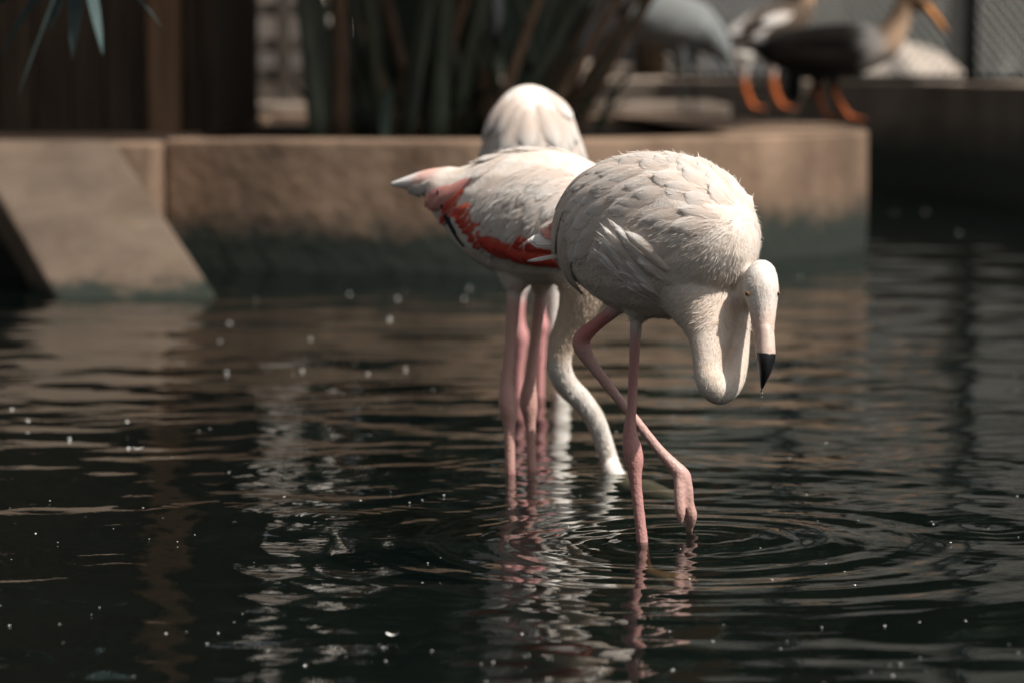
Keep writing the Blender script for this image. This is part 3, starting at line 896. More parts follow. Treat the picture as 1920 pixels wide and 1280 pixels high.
# red coverts under the wing edge, then black quills
for k in range(24):
    f = (k % 12) / 11
    low = k < 12
    F2(1105 - (180 if low else 90) * f + rg.uniform(-5, 5), (481 if low else 460) + (4 * f if low else -8 * f) + rg.uniform(-4, 4), 178 + rg.uniform(-5, 5), .070, .042, M['feather_red'], lift=(.002, .011 if low else .005), camber=.004)
for k in range(6):
    f = k / 5
    F2(925 - 62 * f, 442 - 62 * f, 150 + 20 * f, .075, .034, M['feather_red'], lift=(0, .006), dy=-.12)
for k in range(3):
    F2(884 - 22 * k, 452 - 17 * k, -142, .085, .010, M['feather_black'], dy=-.02, lift=(.001, .003), free=.3)
for k in range(5):
    F2(872 - 20 * k, 330 - 2 * k, 172, .10, .040, M['feather_pink'], dy=-.05, lift=(-.001, .006), free=.2)
for k in range(4):
    F2(862 - 10 * k, 350 + 12 * k, 160, .085, .03, M['feather_pink' if k % 2 else 'feather_red'], dy=-.05, lift=(-.001, .004), free=.2)
for k in range(6):
    F2(800 - 6 * k, 335 + 4 * k, 176 + k, .085, .028, M['feather_white'], dy=.05, lift=(0, .004), free=.7, name='tail_feather')
# long pale feathers draped over back and wing, lowest first
drape = [ (960, 400, 160, .125), (930, 372, 156, .125), (905, 345, 158, .115), (885, 325, 164, .10),
         (1050, 405, 176, .09), (1008, 402, 167, .12), (975, 378, 162, .12), (945, 350, 160, .12), (915, 322, 164, .11),
         (1095, 400, 176, .11), (1058, 392, 172, .115), (1020, 375, 168, .12), (985, 350, 164, .12), (955, 325, 164, .115), (925, 304, 168, .10),
         (1098, 372, 178, .11), (1062, 362, 173, .115), (1025, 346, 170, .115), (990, 324, 168, .11), (960, 304, 168, .11),
         (1095, 345, 180, .11), (1055, 335, 175, .11), (1020, 318, 172, .11), (985, 300, 170, .11), (1080, 322, 178, .11), (1040, 305, 175, .11), (1005, 288, 173, .11)]
for (u, v, ang, L) in drape:
    a = ang + rg.uniform(-4, 4)
    F2(u + rg.uniform(-4, 4), v + rg.uniform(-4, 4), a, L * rg.uniform(.9, 1.1), .050 * rg.uniform(.85, 1.15), M['feather'], lift=(-.003, .0035), camber=.004, droop=.16, nl=9)
for k in range(40):      # far side and shoulder
    u, v = rg.uniform(960, 1120), rg.uniform(270, 330)
    F2(u, v, 175, .09, .045, M['feather'], dy=rg.uniform(-.05, .12), lift=(-.003, .006), droop=.2)
def flow2(p):
    return Vector((0.1, 0, -1)) if p.z < W(1000, 540, Y2).z else Vector((-1, 0.2, -0.4))
down(b2, bvh2, data2, flow2, 9000, 0.010, 0.0009, 0.0013, lambda c: (c[:, 2] < W(1000, 470, Y2).z) & (c[:, 2] > -0.005), 2)

strands(b2, flow2, 4000, 0.020, 0.0008, 0.0006, 32)

# ---- flamingo behind, seen from the rear
Y3 = 9.15
b3 = empty('flamingo', (G(992, 750).x, Y3, BED), 'white flamingo behind the red-winged one, only its rounded back and legs showing', 'flamingo', None)
trunk3 = px([(986, 172, .02, .035, .03), (988, 184, .01, .075, .06), (992, 215, .0, .110, .105), (996, 270, .0, .124, .125), (1000, 330, .02, .138, .140), (1005, 400, .05, .128, .135), (1015, 460, .09, .085, .10), (1025, 505, .12, .05, .06)], Y3)
tubes = [(trunk3, CREAM, 0)]
n3 = px([(1020, 470, .10, .07), (1035, 520, .12, .042), (1044, 560, .12, .036), (1046, 620, .10, .030), (1050, 690, .06, .026), (1058, 764, .0, .024)], Y3)
e = n3[-1]
n3 += [(e[0] + .01, e[1], -.03, .022, .022), (e[0] + .06, e[1], -.045, .022, .022)]
tubes.append((n3, CREAM, 0))
for rows in ([(985, 470, -.02, .06), (980, 520, -.02, .03), (976, 550, -.02, .018)], [(1020, 470, .02, .06), (1014, 520, .02, .03), (1012, 545, .02, .018)]):
    tubes.append((px(rows, Y3), CREAM, 0))
for rows in ([(976, 545, -.02, .0155), (974, 600, -.02, .0155), (977, 632, -.02, .022), (976, 655, -.02, .018), (973, 700, -.02, .0135), (972, 748, -.02, .0135)],
             [(1012, 540, .02, .0155), (1012, 585, .02, .016), (1016, 612, .02, .0215), (1014, 635, .02, .017), (1013, 690, .02, .0135), (1012, 746, .02, .0135)]):
    r = px(rows, Y3); e = r[-1]
    r += [(e[0], e[1], -.03, .012, .012), (e[0], e[1], BED + .012, .013, .013)]
    tubes.append((r, (0.62, 0.31, 0.30), 1))
    for fr_ in foot_rows((e[0], e[1]), BED, (0.3, 0.9)): tubes.append((fr_, PINKD, 1))
body3, bvh3, data3 = grow_body('body', tubes, b3, 0.006, [M['plumage'], M['legskin']])
for k in range(80):
    a = math.radians(rg.uniform(-88, 88)); v = 180 + 240 * rg.random() ** 1.3
    r_ = 95 * min(1.0, ((v - 168) / 90) ** 0.6)
    p = W(992 + r_ * math.sin(a), v, Y3 - .14 * math.cos(a))
    feather(b3, bvh3, p, Vector((0.5 * math.sin(a), 0, -1)), rg.uniform(.09, .14), rg.uniform(.05, .07), M['feather'], lift=(-.003, rg.uniform(.004, .016)), camber=.006, nl=8)

# ------------------------------------------------------------------ birds on the planter
def far_bird(name, label, cat, base, tubes, voxel=0.012, group=None):
    b = empty(name, base, label, cat, group)
    o, bv, dt = grow_body('body', tubes, b, voxel, [M['plumage_far'], M['legskin']], 4, 14)
    return b, bv
BROWN, DARKB, WHITE, BUFF, ORANGE = (0.09, 0.065, 0.045), (0.022, 0.020, 0.018), (0.78, 0.73, 0.67), (0.50, 0.34, 0.23), (0.62, 0.16, 0.035)
GREY, SLATE, BLK = (0.20, 0.215, 0.215), (0.13, 0.14, 0.14), (0.012, 0.014, 0.015)
def leg(rows, Y, footz, toe):
    r = px(rows, Y)
    e = r[-1]
    out = [r]
    for k in (-1, 0, 1):
        out.append([(e[0], e[1], e[2], .013, .013), (e[0] + toe * .045, e[1] - .02 + .03 * k, footz + .012, .012, .010), (e[0] + toe * .095, e[1] - .03 + .045 * k, footz + .006, .008, .006)])
    return out
def stand(u, v, z):      # the spot on a level of height z that shows at (u, v)
    return G(u, v, z)
# goose facing right on the corner of the planter
gp = stand(1600, 226, PZ); Yg = gp.y
tb = [(px([(1395, 92, .05, .012, .01), (1420, 92, .04, .05, .03), (1450, 96, .03, .095, .085), (1500, 98, .0, .135, .135), (1555, 98, -.02, .150, .155), (1605, 92, -.04, .140, .145), (1640, 86, -.05, .10, .115), (1662, 82, -.06, .05, .06)], Yg),
       lambda t: DARKB if t < .72 else WHITE, 0),
      (px([(1625, 95, -.05, .11), (1655, 84, -.06, .095), (1674, 60, -.06, .080), (1686, 35, -.06, .064), (1694, 12, -.06, .055), (1702, -6, -.06, .05)], Yg), lambda t: WHITE if t < .15 else BUFF, 0),
      (px([(1696, -12, -.06, .04), (1710, -4, -.065, .056), (1726, 6, -.07, .050), (1738, 16, -.075, .036)], Yg), (0.16, 0.10, 0.06), 0),
      (px([(1560, 130, -.08, .07), (1562, 150, -.085, .04), (1563, 168, -.085, .022)], Yg), DARKB, 0), (px([(1530, 130, .08, .07), (1535, 155, .085, .035)], Yg), DARKB, 0)]
for r in leg([(1563, 160, -.085, .022), (1567, 180, -.085, .020), (1578, 200, -.08, .019), (1592, 220, -.075, .017)], Yg, PZ, 1): tb.append((r, ORANGE, 1))
for r in leg([(1535, 150, .085, .020), (1534, 175, .085, .018), (1540, 195, .085, .018), (1546, 214, .085, .016)], Yg, PZ, 1): tb.append((r, ORANGE, 1))
goose, gbv = far_bird('goose', 'dark-backed goose with white breast and orange legs on the planter corner', 'goose', (gp.x - .05, Yg, PZ), tb)
bill_part('bill', [(1732, 10, -.075, .034, .028), (1750, 28, -.08, .026, .020), (1766, 48, -.085, .016, .012), (1774, 60, -.085, .005, .004)], Yg, M['bill_orange'], goose)
bill_part('bill_knob', [(1728, -8, -.075, .014, .014), (1738, -4, -.078, .018, .016), (1746, 4, -.08, .012, .012)], Yg, M['bill_black'], goose)
wg = NT('goose_wing'); WINGM = mat_plain('goose_wing', (0.05, 0.038, 0.028), 0.5, 14, 0.8, 0.5, 40)
for k in range(14):
    a = k / 13
    feather(goose, gbv, W(1620 - 110 * (k % 7) / 6, 66 + 34 * (k // 7), Yg - .12), Vector((-1, 0, -.1)), .20, .07, WINGM, lift=(-.003, .01), nl=6, nw=4)
# goose behind it on the far rim
gp2 = stand(1425, 206, PZ); Yh = gp2.y
tb = [(px([(1345, 70, -.05, .02), (1365, 78, -.03, .08), (1395, 76, .0, .13), (1430, 62, .0, .15, .155), (1470, 44, .02, .14), (1500, 28, .04, .10), (1515, 15, .05, .06)], Yh), lambda t: WHITE if t < .45 else BROWN, 0),
      (px([(1505, 25, .04, .07), (1515, -5, .05, .05), (1518, -50, .05, .042), (1520, -80, .05, .04)], Yh), BUFF, 0), (px([(1514, -82, .05, .035), (1532, -84, .05, .045), (1552, -78, .05, .030)], Yh), BROWN, 0),
      (px([(1395, 100, -.07, .08), (1394, 125, -.07, .045), (1394, 142, -.07, .024)], Yh), WHITE, 0), (px([(1445, 95, .07, .08), (1448, 120, .07, .04), (1449, 140, .07, .024)], Yh), WHITE, 0)]
for r in leg([(1394, 135, -.07, .023), (1396, 160, -.07, .022), (1404, 185, -.06, .022), (1412, 202, -.06, .020)], Yh, PZ, 1): tb.append((r, ORANGE, 1))
for r in leg([(1449, 132, .07, .024), (1450, 160, .07, .023), (1458, 185, .07, .023), (1468, 201, .07, .020)], Yh, PZ, 1): tb.append((r, ORANGE, 1))
goose2, gbv2 = far_bird('goose', 'pale-bellied brown goose with orange legs behind the dark-backed goose', 'goose', (gp2.x, Yh, PZ), tb)
bill_part('bill', [(1550, -80, .05, .022, .02), (1572, -74, .05, .016, .014), (1586, -70, .05, .005, .005)], Yh, M['bill_orange'], goose2)
for k in range(10):
    feather(goose2, gbv2, W(1490 - 90 * (k % 5) / 4, 22 + 26 * (k // 5) + 5 * (k % 5), Yh - .13), Vector((-1, 0, -.35)), .22, .085, WINGM if k % 3 else M['feather_white'], lift=(-.003, .012), nl=6, nw=4)
# crane with grey drooping plumes
gp3 = stand(1285, 232, 0.50); Yc = gp3.y
tb = [(px([(1362, 128, -.02, .02, .02), (1352, 100, -.02, .05, .06), (1330, 70, .0, .10, .12), (1295, 50, .0, .15, .165), (1255, 42, .0, .165, .18), (1215, 42, .0, .14, .15), (1188, 42, .0, .085, .09), (1175, 38, .0, .03, .03)], Yc), GREY, 0),
      (px([(1205, 45, .0, .10), (1180, 30, .0, .07), (1163, 5, .0, .05), (1155, -40, .0, .038), (1150, -110, .0, .032), (1152, -160, .0, .03)], Yc), BLK, 0), (px([(1156, -158, .0, .03), (1146, -166, -.01, .038), (1130, -164, -.02, .026)], Yc), SLATE, 0),
      (px([(1272, 85, -.04, .08), (1276, 115, -.04, .05), (1278, 135, -.04, .02)], Yc), SLATE, 0), (px([(1292, 85, .05, .07), (1296, 115, .05, .04), (1298, 135, .05, .02)], Yc), SLATE, 0)]
for r in leg([(1278, 128, -.04, .016), (1277, 165, -.04, .013), (1278, 172, -.04, .019), (1279, 182, -.04, .013), (1281, 226, -.04, .012)], Yc, .50, -1): tb.append((r, BLK, 1))
for r in leg([(1298, 128, .05, .016), (1300, 165, .05, .013), (1300, 172, .05, .019), (1301, 182, .05, .013), (1302, 222, .05, .012)], Yc, .50, -1): tb.append((r, BLK, 1))
crane, cbv = far_bird('crane', 'grey crane with black neck and drooping tail plumes beside the palm clump', 'crane', (gp3.x, Yc, .5), tb)
bill_part('bill', [(1132, -164, -.02, .014, .014), (1112, -160, -.03, .010, .009), (1088, -155, -.04, .003, .003)], Yc, M['bill_black'], crane)
PLUME = mat_plain('grey_plume', (0.20, 0.215, 0.215), 0.35, 20, 0.8, 0.4, 60)
for k in range(12):
    feather(crane, cbv, W(1300 + 3 * k, 30 + 7 * (k % 5), Yc - .14 + .02 * (k % 3)), Vector((1, 0, -.75)), .26, .05, PLUME, lift=(-.002, .012), nl=8, nw=4, free=.25)

# ------------------------------------------------------------------ timber shed on the left
SY = 16.6
shed = empty('timber_shed', (-3.4, SY, PZ - .02), 'dark timber shed with vertical planks behind the ramp', 'shed')
def X(u, Y): return (u - 960) / FPX * Y
x = -6.0
while x < X(280, SY) - 0.05:
    w = random.uniform(.15, .19); w = min(w, X(280, SY) - x)
    MB().box((x + .004, SY + random.uniform(-.008, .008), .535), (x + w - .004, SY + .04, 3.1), jit=.003).build('plank', M['wood'], shed)
    x += w
MB().box((X(281, SY), SY - .05, .535), (X(341, SY), SY + .10, 3.15), jit=.006).build('corner_post', M['wood_post'], shed, bevel=.012)
x = X(341, SY) + .004
for k in range(2):
    w = (X(411, SY + .06) - X(341, SY)) / 2
    MB().box((x, SY + .06, .535), (x + w - .006, SY + .10, 3.1), jit=.003).build('plank', M['wood'], shed); x += w
MB().box((-6.0, SY + .101, .535), (X(411, SY) - .02, SY + .13, 3.1)).build('backing_board', M['wood'], shed)
MB().box((X(411, SY) - .06, SY + .131, .535), (X(411, SY) - .03, SY + 3.0, 3.1)).build('side_wall', M['wood'], shed)
rf = MB(); rf.add([(-6.2, SY - .35, 3.1), (-1.25, SY - .35, 3.1), (-1.25, SY + 3.2, 3.75), (-6.2, SY + 3.2, 3.75), (-6.2, SY - .35, 3.2), (-1.25, SY - .35, 3.2), (-1.25, SY + 3.2, 3.85), (-6.2, SY + 3.2, 3.85)],
                  [[0, 3, 2, 1], [4, 5, 6, 7], [0, 1, 5, 4], [1, 2, 6, 5], [2, 3, 7, 6], [3, 0, 4, 7]])
rf.build('roof', M['wood'], shed)

# railing seen through the gap beside the shed
RY = 23.5
rail = empty('railing', (-1.6, RY, .60), 'dark wooden railing between the shed and the palm clump', 'railing')
land2 = MB(); land2.box((-4.0, 21.9, BED), (1.4, RY + .3, .60))
o = land2.build('rear_kerb', M['bank_wall'], None, bevel=.02); tag(o, 'broad low concrete kerb behind the planter under the railing', 'kerb')
for v_, t_ in ((18, 13), (85, 13), (142, 13)):
    a, b = W(380, v_ - t_, RY), W(700, v_ + t_, RY)
    MB().box((a.x, RY - .025, b.z), (b.x, RY + .025, a.z), jit=.002).build('rail', M['rail'], rail, bevel=.006)
for u_ in (395, 470, 532, 600, 668):
    c = W(u_, 100, RY)
    MB().box((c.x - .045, RY - .06, .595), (c.x + .045, RY - .027, 1.35), jit=.002).build('baluster', M['rail'], rail, bevel=.006)

# ------------------------------------------------------------------ palm clump in the planter
def bez(p0, p1, p2, n):
    return [p0 * (1 - t) ** 2 + p1 * (2 * t * (1 - t)) + p2 * t * t for t in [i / (n - 1) for i in range(n)]]
clump = empty('palm_clump', (-0.35, 17.2, .50), 'dense clump of dark palm stems growing from the planter', 'palm')
rg = random.Random(21)
stems = []
def stem(u0, v0, u1, v1, Y, r, mat, bend=0.0, ext=1.6, lean_y=0.0):
    """a stem that rises from the soil through the two sighted spots and on upwards"""
    a = W(u0, v0, Y); a.z = .49
    b = W(u1, v1, Y + lean_y)
    d = b - a
    c = a + d * (1 + ext * .55) + Vector((d.x * bend, 0, 0))
    m = a.lerp(b, .6) + Vector((-bend * .25, 0, .1))
    e = b + Vector((d.x * ext * (1.0 + bend), lean_y * 2, max(.6, d.z * ext)))
    p = bez(a, m + (b - m) * .5, e, 9)
    return MB().tube(p, [r * (1 - .55 * i / 8) for i in range(9)], 7, .7).build('stem', mat, clump, True), p
tips = []
for (u0, u1, v1, r, dry, bend) in [(600, 572, 60, .055, 0, -.1), (610, 585, 10, .05, 0, -.1), (635, 605, 40, .06, 0, .1), (640, 640, 0, .05, 1, .1), (690, 645, 0, .045, 0, -.3), (715, 690, 60, .035, 0, -.1), (720, 745, 0, .055, 0, .0),
                                    (700, 700, 0, .06, 0, 0), (745, 790, 70, .05, 1, .2), (760, 795, 0, .045, 0, .1), (765, 805, 20, .035, 0, 0), (800, 860, 40, .05, 1, .3), (820, 835, 0, .06, 0, 0), (850, 900, 20, .06, 0, .2), (870, 960, 30, .05, 0, .3),
                                    (900, 905, 0, .06, 0, .1), (920, 1000, 30, .05, 1, .2), (940, 1060, 40, .055, 0, .3), (960, 1090, 60, .045, 1, .2), (985, 1060, 0, .06, 0, .2), (1000, 1130, 50, .05, 1, .2), (1010, 1110, 0, .055, 0, .1),
                                    (1040, 1150, 70, .06, 1, .1), (1055, 1175, 60, .05, 0, .1), (1065, 1165, 100, .05, 1, .05), (880, 820, 10, .05, 0, -.2), (960, 880, 20, .05, 0, -.2), (1030, 960, 10, .05, 0, -.2), (780, 720, 20, .05, 1, -.1), (660, 625, 20, .055, 0, -.1)]:
    o, p = stem(u0, 255, u1, v1, rg.uniform(15.7, 18.6), r * (.7 if u0 > 890 else 1.0), M['stem_dry'] if dry else M['stem'], bend, rg.uniform(1.4, 2.6), rg.uniform(-.1, .4))
    tips.append((p[-2], (p[-1] - p[-2]).normalized(), dry))
def blade(p0, d, L, w, mat, parent, name, sag=0.6, n=9, fold=.25):
    d = d.normalized()
    s = d.cross(Vector((0, 0, 1)))
    s = s.normalized() if s.length > .1 else Vector((1, 0, 0))
    V, F = [], []
    for i in range(n):
        t = i / (n - 1)
        c = p0 + d * (L * t) + Vector((0, 0, -sag * L * t * t))
        ww = w * .5 * (math.sin(math.pi * min(1, .06 + t * .94)) ** .6 + .02) * (1 - .35 * t)
        V += [c - s * ww + Vector((0, 0, fold * ww)), c, c + s * ww + Vector((0, 0, fold * ww))]
    for i in range(n - 1):
        a = 3 * i
        F += [[a, a + 1, a + 4, a + 3], [a + 1, a + 2, a + 5, a + 4]]
    return mesh_obj(name, V, F, mat, parent, True)
for p, d, dry in tips:
    for k in range(1 if dry else 3):
        q = (d + Vector((rg.uniform(-.6, .6), rg.uniform(-.7, .7), rg.uniform(0, .5)))).normalized()
        blade(p, q, rg.uniform(.9, 1.6), rg.uniform(.22, .36), M['stem_dry'] if dry else M['frond'], clump, 'leaf', rg.uniform(.3, .7))
for k in range(30):      # broad dark leaves standing inside the clump
    a = W(rg.uniform(590, 1060), 240, rg.uniform(18.4, 20.2)); a.z = .50
    blade(a, Vector((rg.uniform(-.16, .16), rg.uniform(-.1, .1), 1)), rg.uniform(1.3, 2.4), rg.uniform(.16, .26), M['frond'], clump, 'leaf', rg.uniform(.0, .05))
for k in range(22):      # dry blades fanning out on the lit side
    a = W(rg.uniform(960, 1075), 252, rg.uniform(15.6, 17.6)); a.z = .50
    ang = math.radians(rg.uniform(42, 82))
    blade(a, Vector((math.cos(ang), rg.uniform(-.25, .25), math.sin(ang))), rg.uniform(.55, 1.0), rg.uniform(.04, .075), M['stem_dry'] if k % 3 else M['stem'], clump, 'leaf', rg.uniform(.0, .25))
# lower dead leaves at its foot
for k in range(34):
    u0 = rg.uniform(560, 1120); a = W(u0, 250, rg.uniform(15.2, 18)); a.z = .50
    ang = rg.uniform(20, 160) if rg.random() < .6 else rg.uniform(35, 75)
    blade(a, Vector((math.cos(math.radians(ang)), rg.uniform(-.5, .5), math.sin(math.radians(ang)))), rg.uniform(.35, .8), rg.uniform(.05, .10), M['stem_dry'] if rg.random() < .45 else M['frond'], clump, 'leaf', rg.uniform(.1, .5))

# ------------------------------------------------------------------ palm on the left bank whose leaf hangs into view
palm = empty('fan_palm', (-3.6, 9.9, LZ), 'fan palm with narrow blue-green leaflets hanging above the ramp', 'palm')
tr = [Vector((-3.6, 9.9, LZ - .05)), Vector((-3.5, 9.9, 1.4)), Vector((-3.35, 9.88, 2.1)), Vector((-3.3, 9.85, 2.7))]
MB().tube(tr, [.17, .14, .13, .11], 12).build('trunk', M['bark'], palm, True)
def fan_leaf(c, tips_w, petiole_from, mat=M['leaflet'], wl=.04):
    f = MB().tube(bez(petiole_from, (petiole_from + c) * .5 + Vector((0, 0, .35)), c, 8), [.02] * 4 + [.014] * 4, 6).build('leaf_stalk', M['stem'], palm, True)
    for q in tips_w:
        blade(c, q - c, (q - c).length, wl, mat, f, 'leaflet', 0.0, 7, .5)
c0 = W(150, -120, 9.6)
fan_leaf(c0, [W(u, v, 9.6 + dy) for (u, v, dy) in ((-6, 112, .1), (32, 184, 0.0), (136, 112, .06), (193, 104, -.05), (190, 62, .1), (308, 56, 0.0), (-60, 60, .1), (90, 60, .15), (240, -10, .1), (350, -10, 0), (60, 20, .2), (400, -80, .1))], tr[-1], wl=.06)
for k in range(11):
    a = 2 * math.pi * k / 11
    c = tr[-1] + Vector((math.cos(a) * .9, math.sin(a) * .9, .35 + .2 * (k % 2)))
    if c.x > -2.6: continue
    fan_leaf(c, [c + Vector((math.cos(a + b) * .8, math.sin(a + b) * .8, -.3 - .15 * abs(b))) for b in (-1.1, -.8, -.5, -.2, .1, .4, .7, 1.0)], tr[-1], wl=.06)

# ------------------------------------------------------------------ fence on the far bank
FY0, FY1 = 25.6, 21.2
fa, fb = Vector((1.15, 25.4, 0)), Vector((4.2, 22.2, 0))
fence = empty('wire_fence', (2.9, 24, LZ), 'chain link fence with dark steel posts on the bank behind the geese', 'fence')
dv = (fb - fa); FL = dv.length; dv.normalize()
FH = 2.2
def on_fence(s, z): return Vector((fa.x + dv.x * s, fa.y + dv.y * s, z))
for u_ in (1490, 1822, 2150):
    # where the sight line on the plan meets the fence line
    r = ray(u_, 140); kx = r.x / r.y
    s_ = (kx * fa.y - fa.x) / (dv.x - kx * dv.y)
    q = on_fence(s_, 0)
    MB().tube([Vector((q.x, q.y, LZ - .1)), Vector((q.x, q.y, LZ + FH + .1))], [.055, .055], 10).build('post', M['steel_dark'], fence, True)
for z_ in (LZ + .06, LZ + FH):
    MB().tube([on_fence(0, z_), on_fence(FL, z_)], [.022, .022], 8).build('rail', M['steel_dark'], fence, True)
V, F = [], []
sp, hw = .085, .0055
nrm = Vector((-dv.y, dv.x, 0))
for sgn in (1, -1):
    for k in range(int(-FH / sp) - 1, int((FL + FH) / sp) + 2):
        s0 = k * sp if sgn > 0 else k * sp
        a_s, b_s = (s0, s0 + FH) if sgn > 0 else (s0, s0 - FH)
        z0, z1 = LZ + .06, LZ + .06 + FH
        # clip to the fence length
        pts = []
        for t in (0.0, 1.0):
            pts.append([a_s + (b_s - a_s) * t, z0 + (z1 - z0) * t])
        (sa, za), (sb, zb) = pts
        if max(sa, sb) < 0 or min(sa, sb) > FL: continue
        def cut(sx, zx, so, zo):
            if sx < 0: f = (0 - so) / (sx - so); return 0, zo + (zx - zo) * f
            if sx > FL: f = (FL - so) / (sx - so); return FL, zo + (zx - zo) * f
            return sx, zx
        sa2, za2 = cut(sa, za, sb, zb); sb2, zb2 = cut(sb, zb, sa, za)
        if abs(sa2 - sb2) < .02: continue
        A, B = on_fence(sa2, za2) + nrm * (.004 * sgn), on_fence(sb2, zb2) + nrm * (.004 * sgn)
        d_ = (B - A).normalized(); s_ = d_.cross(nrm).normalized() * hw; n_ = nrm * hw
        b = len(V)
        V += [A - s_, A + n_, A + s_, A - n_, B - s_, B + n_, B + s_, B - n_]
        F += [[b, b + 1, b + 5, b + 4], [b + 1, b + 2, b + 6, b + 5], [b + 2, b + 3, b + 7, b + 6], [b + 3, b, b + 4, b + 7]]
mesh_obj('wire_mesh', V, F, M['wire'], fence)
# pale mound behind the fence
bm = bmesh.new(); bmesh.ops.create_icosphere(bm, subdivisions=4, radius=1)
mc = W(1690, 118, 29.5)
V = []
for p in bm.verts:
    n_ = .1 * math.sin(4 * p.co.x + 1) * math.sin(5 * p.co.y) + .06 * math.sin(9 * p.co.x + 3 * p.co.z)
    q = p.co * (1 + n_)
    V.append((mc.x + q.x * .62 * (1 - .35 * max(q.z, 0)), mc.y + q.y * .6, LZ - .14 + max(q.z, -.1) * .47))
bm.verts.index_update(); F = [[q.index for q in f.verts] for f in bm.faces]; bm.free()
o = mesh_obj('sand_mound', V, F, mat_plain('pale_sand', (0.52, 0.44, 0.37), .15, 4, .95, .5, 30), None, True)
tag(o, 'pale sunlit sand heap behind the wire fence', 'sand heap')
# grey building beyond
gb = empty('building', (9.5, 46, LZ), 'plain grey rendered building beyond the wire fence', 'building')
MB().box((4.3, 44, LZ - .1), (22, 54, 5.6)).build('wall', M['grey_wall'], gb)
MB().box((4.0, 43.6, 5.6), (22.3, 54.4, 5.85)).build('roof', M['rail'], gb)
for k in range(4):
    xw = 6.5 + 3.6 * k
    w_ = MB().box((xw, 43.95, 2.3), (xw + 1.5, 43.999, 3.9)).build('window', M['steel_dark'], gb)
    MB().box((xw - .1, 43.90, 2.18), (xw + 1.6, 43.998, 2.298)).build('sill', M['wall'], w_)

pb = empty('building', (-5.2, 60, LZ), 'pale tall building glimpsed through the gap beside the timber shed', 'building')
PALE = mat_plain('pale_render', (0.80, 0.74, 0.68), .12, .5, .9, .2, 4)
MB().box((-8.5, 60, LZ - .1), (-3.3, 68, 13)).build('wall', PALE, pb)
MB().box((-8.7, 59.8, 13), (-3.1, 68.2, 13.3)).build('roof', M['rail'], pb)
for r_ in range(3):
    for c_i in range(3):
        w_ = MB().box((-7.9 + 1.65 * c_i, 59.95, 3.2 + 3.2 * r_), (-7.1 + 1.65 * c_i, 59.999, 4.6 + 3.2 * r_)).build('window', M['steel_dark'], pb)
        MB().box((-8.0 + 1.65 * c_i, 59.88, 3.08 + 3.2 * r_), (-7.0 + 1.65 * c_i, 59.998, 3.198 + 3.2 * r_)).build('sill', PALE, w_)

# ------------------------------------------------------------------ trees beyond the pond
def tree(x, y, hgt, cr, label, seed, n=9000, low=.28, name='shade_tree'):
    rg = np.random.default_rng(seed)
    t = empty(name, (x, y, LZ - .02), label, 'tree', 'shade trees beyond the pond')
    z0 = LZ - .05
    top = Vector((x + rg.normal(0, .4), y + rg.normal(0, .4), z0 + hgt * .62))
    base = Vector((x, y, z0))
    mb = MB().tube([base, base.lerp(top, .35) + Vector((.12, 0, 0)), base.lerp(top, .7), top], [.34, .25, .18, .08], 10)
    cl = []
    for k in range(9):
        a = 2 * math.pi * k / 9 + rg.random(); f = .35 + .5 * rg.random()
        s = base.lerp(top, f); e = s + Vector((math.cos(a) * cr * .75, math.sin(a) * cr * .75, hgt * (.10 + .22 * rg.random())))
        mb.tube([s, s.lerp(e, .5) + Vector((0, 0, .3)), e], [.11, .07, .03], 6)
        cl.append(e)
    mb.build('trunk', M['bark'], t, True)
    cen = []
    for k in range(46):
        while True:
            q = rg.uniform(-1, 1, 3)
            if np.linalg.norm(q) <= 1: break
        cen.append((x + q[0] * cr, y + q[1] * cr, z0 + hgt * (low + (1 - low) * (.5 + .5 * q[2])), rg.uniform(.55, 1.15) * cr * .30))
    C = np.array(cen)
    i = rg.integers(0, len(C), n)
    d = rg.normal(0, 1, (n, 3)); d /= np.linalg.norm(d, axis=1, keepdims=True)
    P = C[i, :3] + d * (C[i, 3] * rg.uniform(.5, 1.0, n) ** .5)[:, None]
    a = rg.normal(0, 1, (n, 3)); a /= np.linalg.norm(a, axis=1, keepdims=True)
    b = np.cross(a, rg.normal(0, 1, (n, 3))); b /= np.linalg.norm(b, axis=1, keepdims=True)
    sz = rg.uniform(.16, .34, n)[:, None]
    V = np.stack([P - a * sz, P + b * sz * .5, P + a * sz, P - b * sz * .5], 1).reshape(-1, 3)
    F = np.arange(4 * n).reshape(-1, 4)
    mesh_obj('crown', V, F, M['leaf'], t)
for k, (x, y, hg, cr, n, lb) in enumerate([(-11.5, 34, 15, 4.6, 14000, 'broad dark tree standing behind the timber shed'), (1.5, 33, 16, 3.4, 15000, 'tall dark tree standing behind the palm clump'),
                                    (-.6, 36, 15, 1.7, 12000, 'slender dark tree standing behind the railing'), (6.4, 35, 15, 3.6, 13000, 'dark leafy tree standing behind the wire fence'), (12, 38, 15, 5, 12000, 'wide dark tree beside the grey building'),
                                    (-16.5, 42, 17, 6, 12000, 'large dark tree far behind the shed roof'), (4.5, 52, 19, 6.0, 15000, 'tall tree farther back than the others behind the palm clump')]):
    tree(x, y, hg, cr, lb, 100 + k, n, .12 if k < 4 else .15)

tree(4.0, 15.3, 13.4, 2.9, 'unseen tree added on the bank to shade the palm clump', 140, 17000, .45)  # added out of view, crown placed to keep sun off the palms

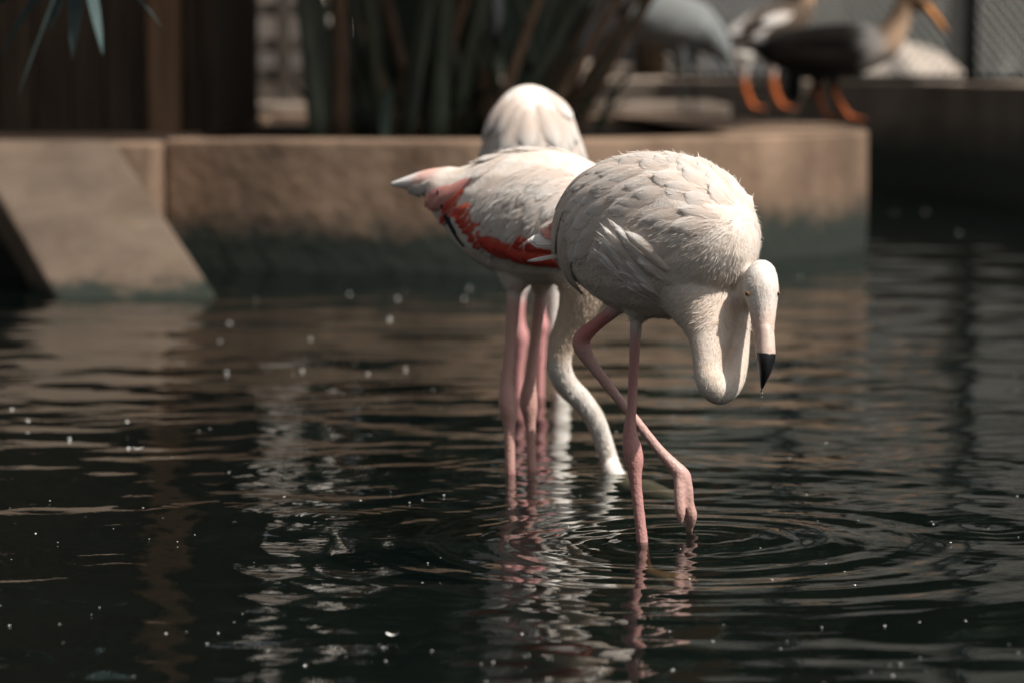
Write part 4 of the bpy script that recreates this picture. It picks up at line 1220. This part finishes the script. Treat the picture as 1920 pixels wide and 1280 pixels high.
# ------------------------------------------------------------------ bubbles and specks adrift on the water
t = NT('bubble_film')
gb_ = t.n('ShaderNodeBsdfGlossy', Roughness=0.12); gb_.inputs[0].default_value = (.9, .9, .88, 1)
db_ = t.n('ShaderNodeBsdfDiffuse'); db_.inputs[0].default_value = (.55, .53, .48, 1)
mb_ = t.n('ShaderNodeMixShader'); mb_.inputs[0].default_value = .5
t.l(db_.outputs[0], mb_.inputs[1]); t.l(gb_.outputs[0], mb_.inputs[2])
M['bubble'] = t.done(mb_.outputs[0])
rg = random.Random(77)
sp_ = MB()
def speck(u, v, r, flat=.6):
    p = G(u, v)
    n = 8
    V = []
    for i, (a, b) in enumerate(((1.0, -.1), (.92, .4), (.6, .8), (.05, 1.0))):
        for k in range(n):
            th = 2 * math.pi * k / n
            V.append((p.x + r * a * math.cos(th), p.y + r * a * math.sin(th), p.z + r * b * flat))
    F = [[i * n + k, i * n + (k + 1) % n, (i + 1) * n + (k + 1) % n, (i + 1) * n + k] for i in range(3) for k in range(n)] + [[3 * n + k for k in range(n)]]
    sp_.add(V, F)
for (u, v) in ((420, 440), (480, 562), (600, 500), (612, 478), (660, 470), (690, 500), (655, 552), (830, 505), (845, 492), (870, 560), (880, 540), (745, 560), (760, 545), (730, 600), (1676, 400), (1735, 398), (1798, 437), (430, 607), (412, 640), (582, 636), (570, 668), (566, 695), (425, 697), (690, 700), (760, 690), (812, 730), (1500, 520)):
    speck(u, v, rg.uniform(.0035, .0065), .9)
for (u, v) in ((22, 767), (52, 788), (238, 790), (52, 812), (130, 822), (240, 840)): speck(u, v, .005, .8)
for k in range(260):
    u, v = rg.uniform(-100, 2020), 640 + 660 * rg.random()
    speck(u, v, rg.choice((.0012, .0016, .002, .0026)), .5)
o = sp_.build('bubbles', M['bubble'], None, True); o['kind'] = 'stuff'
tag(o, 'tiny bubbles and specks drifting on the dark pond', 'bubbles')
for (u, v, L, a, lb) in ((258, 842, .028, .2, 'tiny white down feather floating out from the foot of the ramp'), (735, 1192, .02, -.3, 'tiny white down feather floating beside the reflection of the flamingos')):
    p = G(u, v, .003)
    V, F = [], []
    for i in range(7):
        t_ = i / 6; w = .006 * math.sin(math.pi * (.08 + .86 * t_)) ** .7
        c = p + Vector((math.cos(a) * L * (t_ - .5), math.sin(a) * L * (t_ - .5), .004 * (2 * t_ - 1) ** 2))
        n_ = Vector((-math.sin(a), math.cos(a), 0))
        V += [c - n_ * w + Vector((0, 0, .002)), c, c + n_ * w + Vector((0, 0, .002))]
    for i in range(6): F += [[3 * i, 3 * i + 1, 3 * i + 4, 3 * i + 3], [3 * i + 1, 3 * i + 2, 3 * i + 5, 3 * i + 4]]
    fe = mesh_obj('floating_feather', V, F, mat_plain('down_white', (.8, .78, .74), .1, 200, .8, .2) if 'dw' not in M else M['dw'], None, True)
    M['dw'] = fe.data.materials[0]
    tag(fe, lb, 'feather', 'small feathers adrift on the pond')
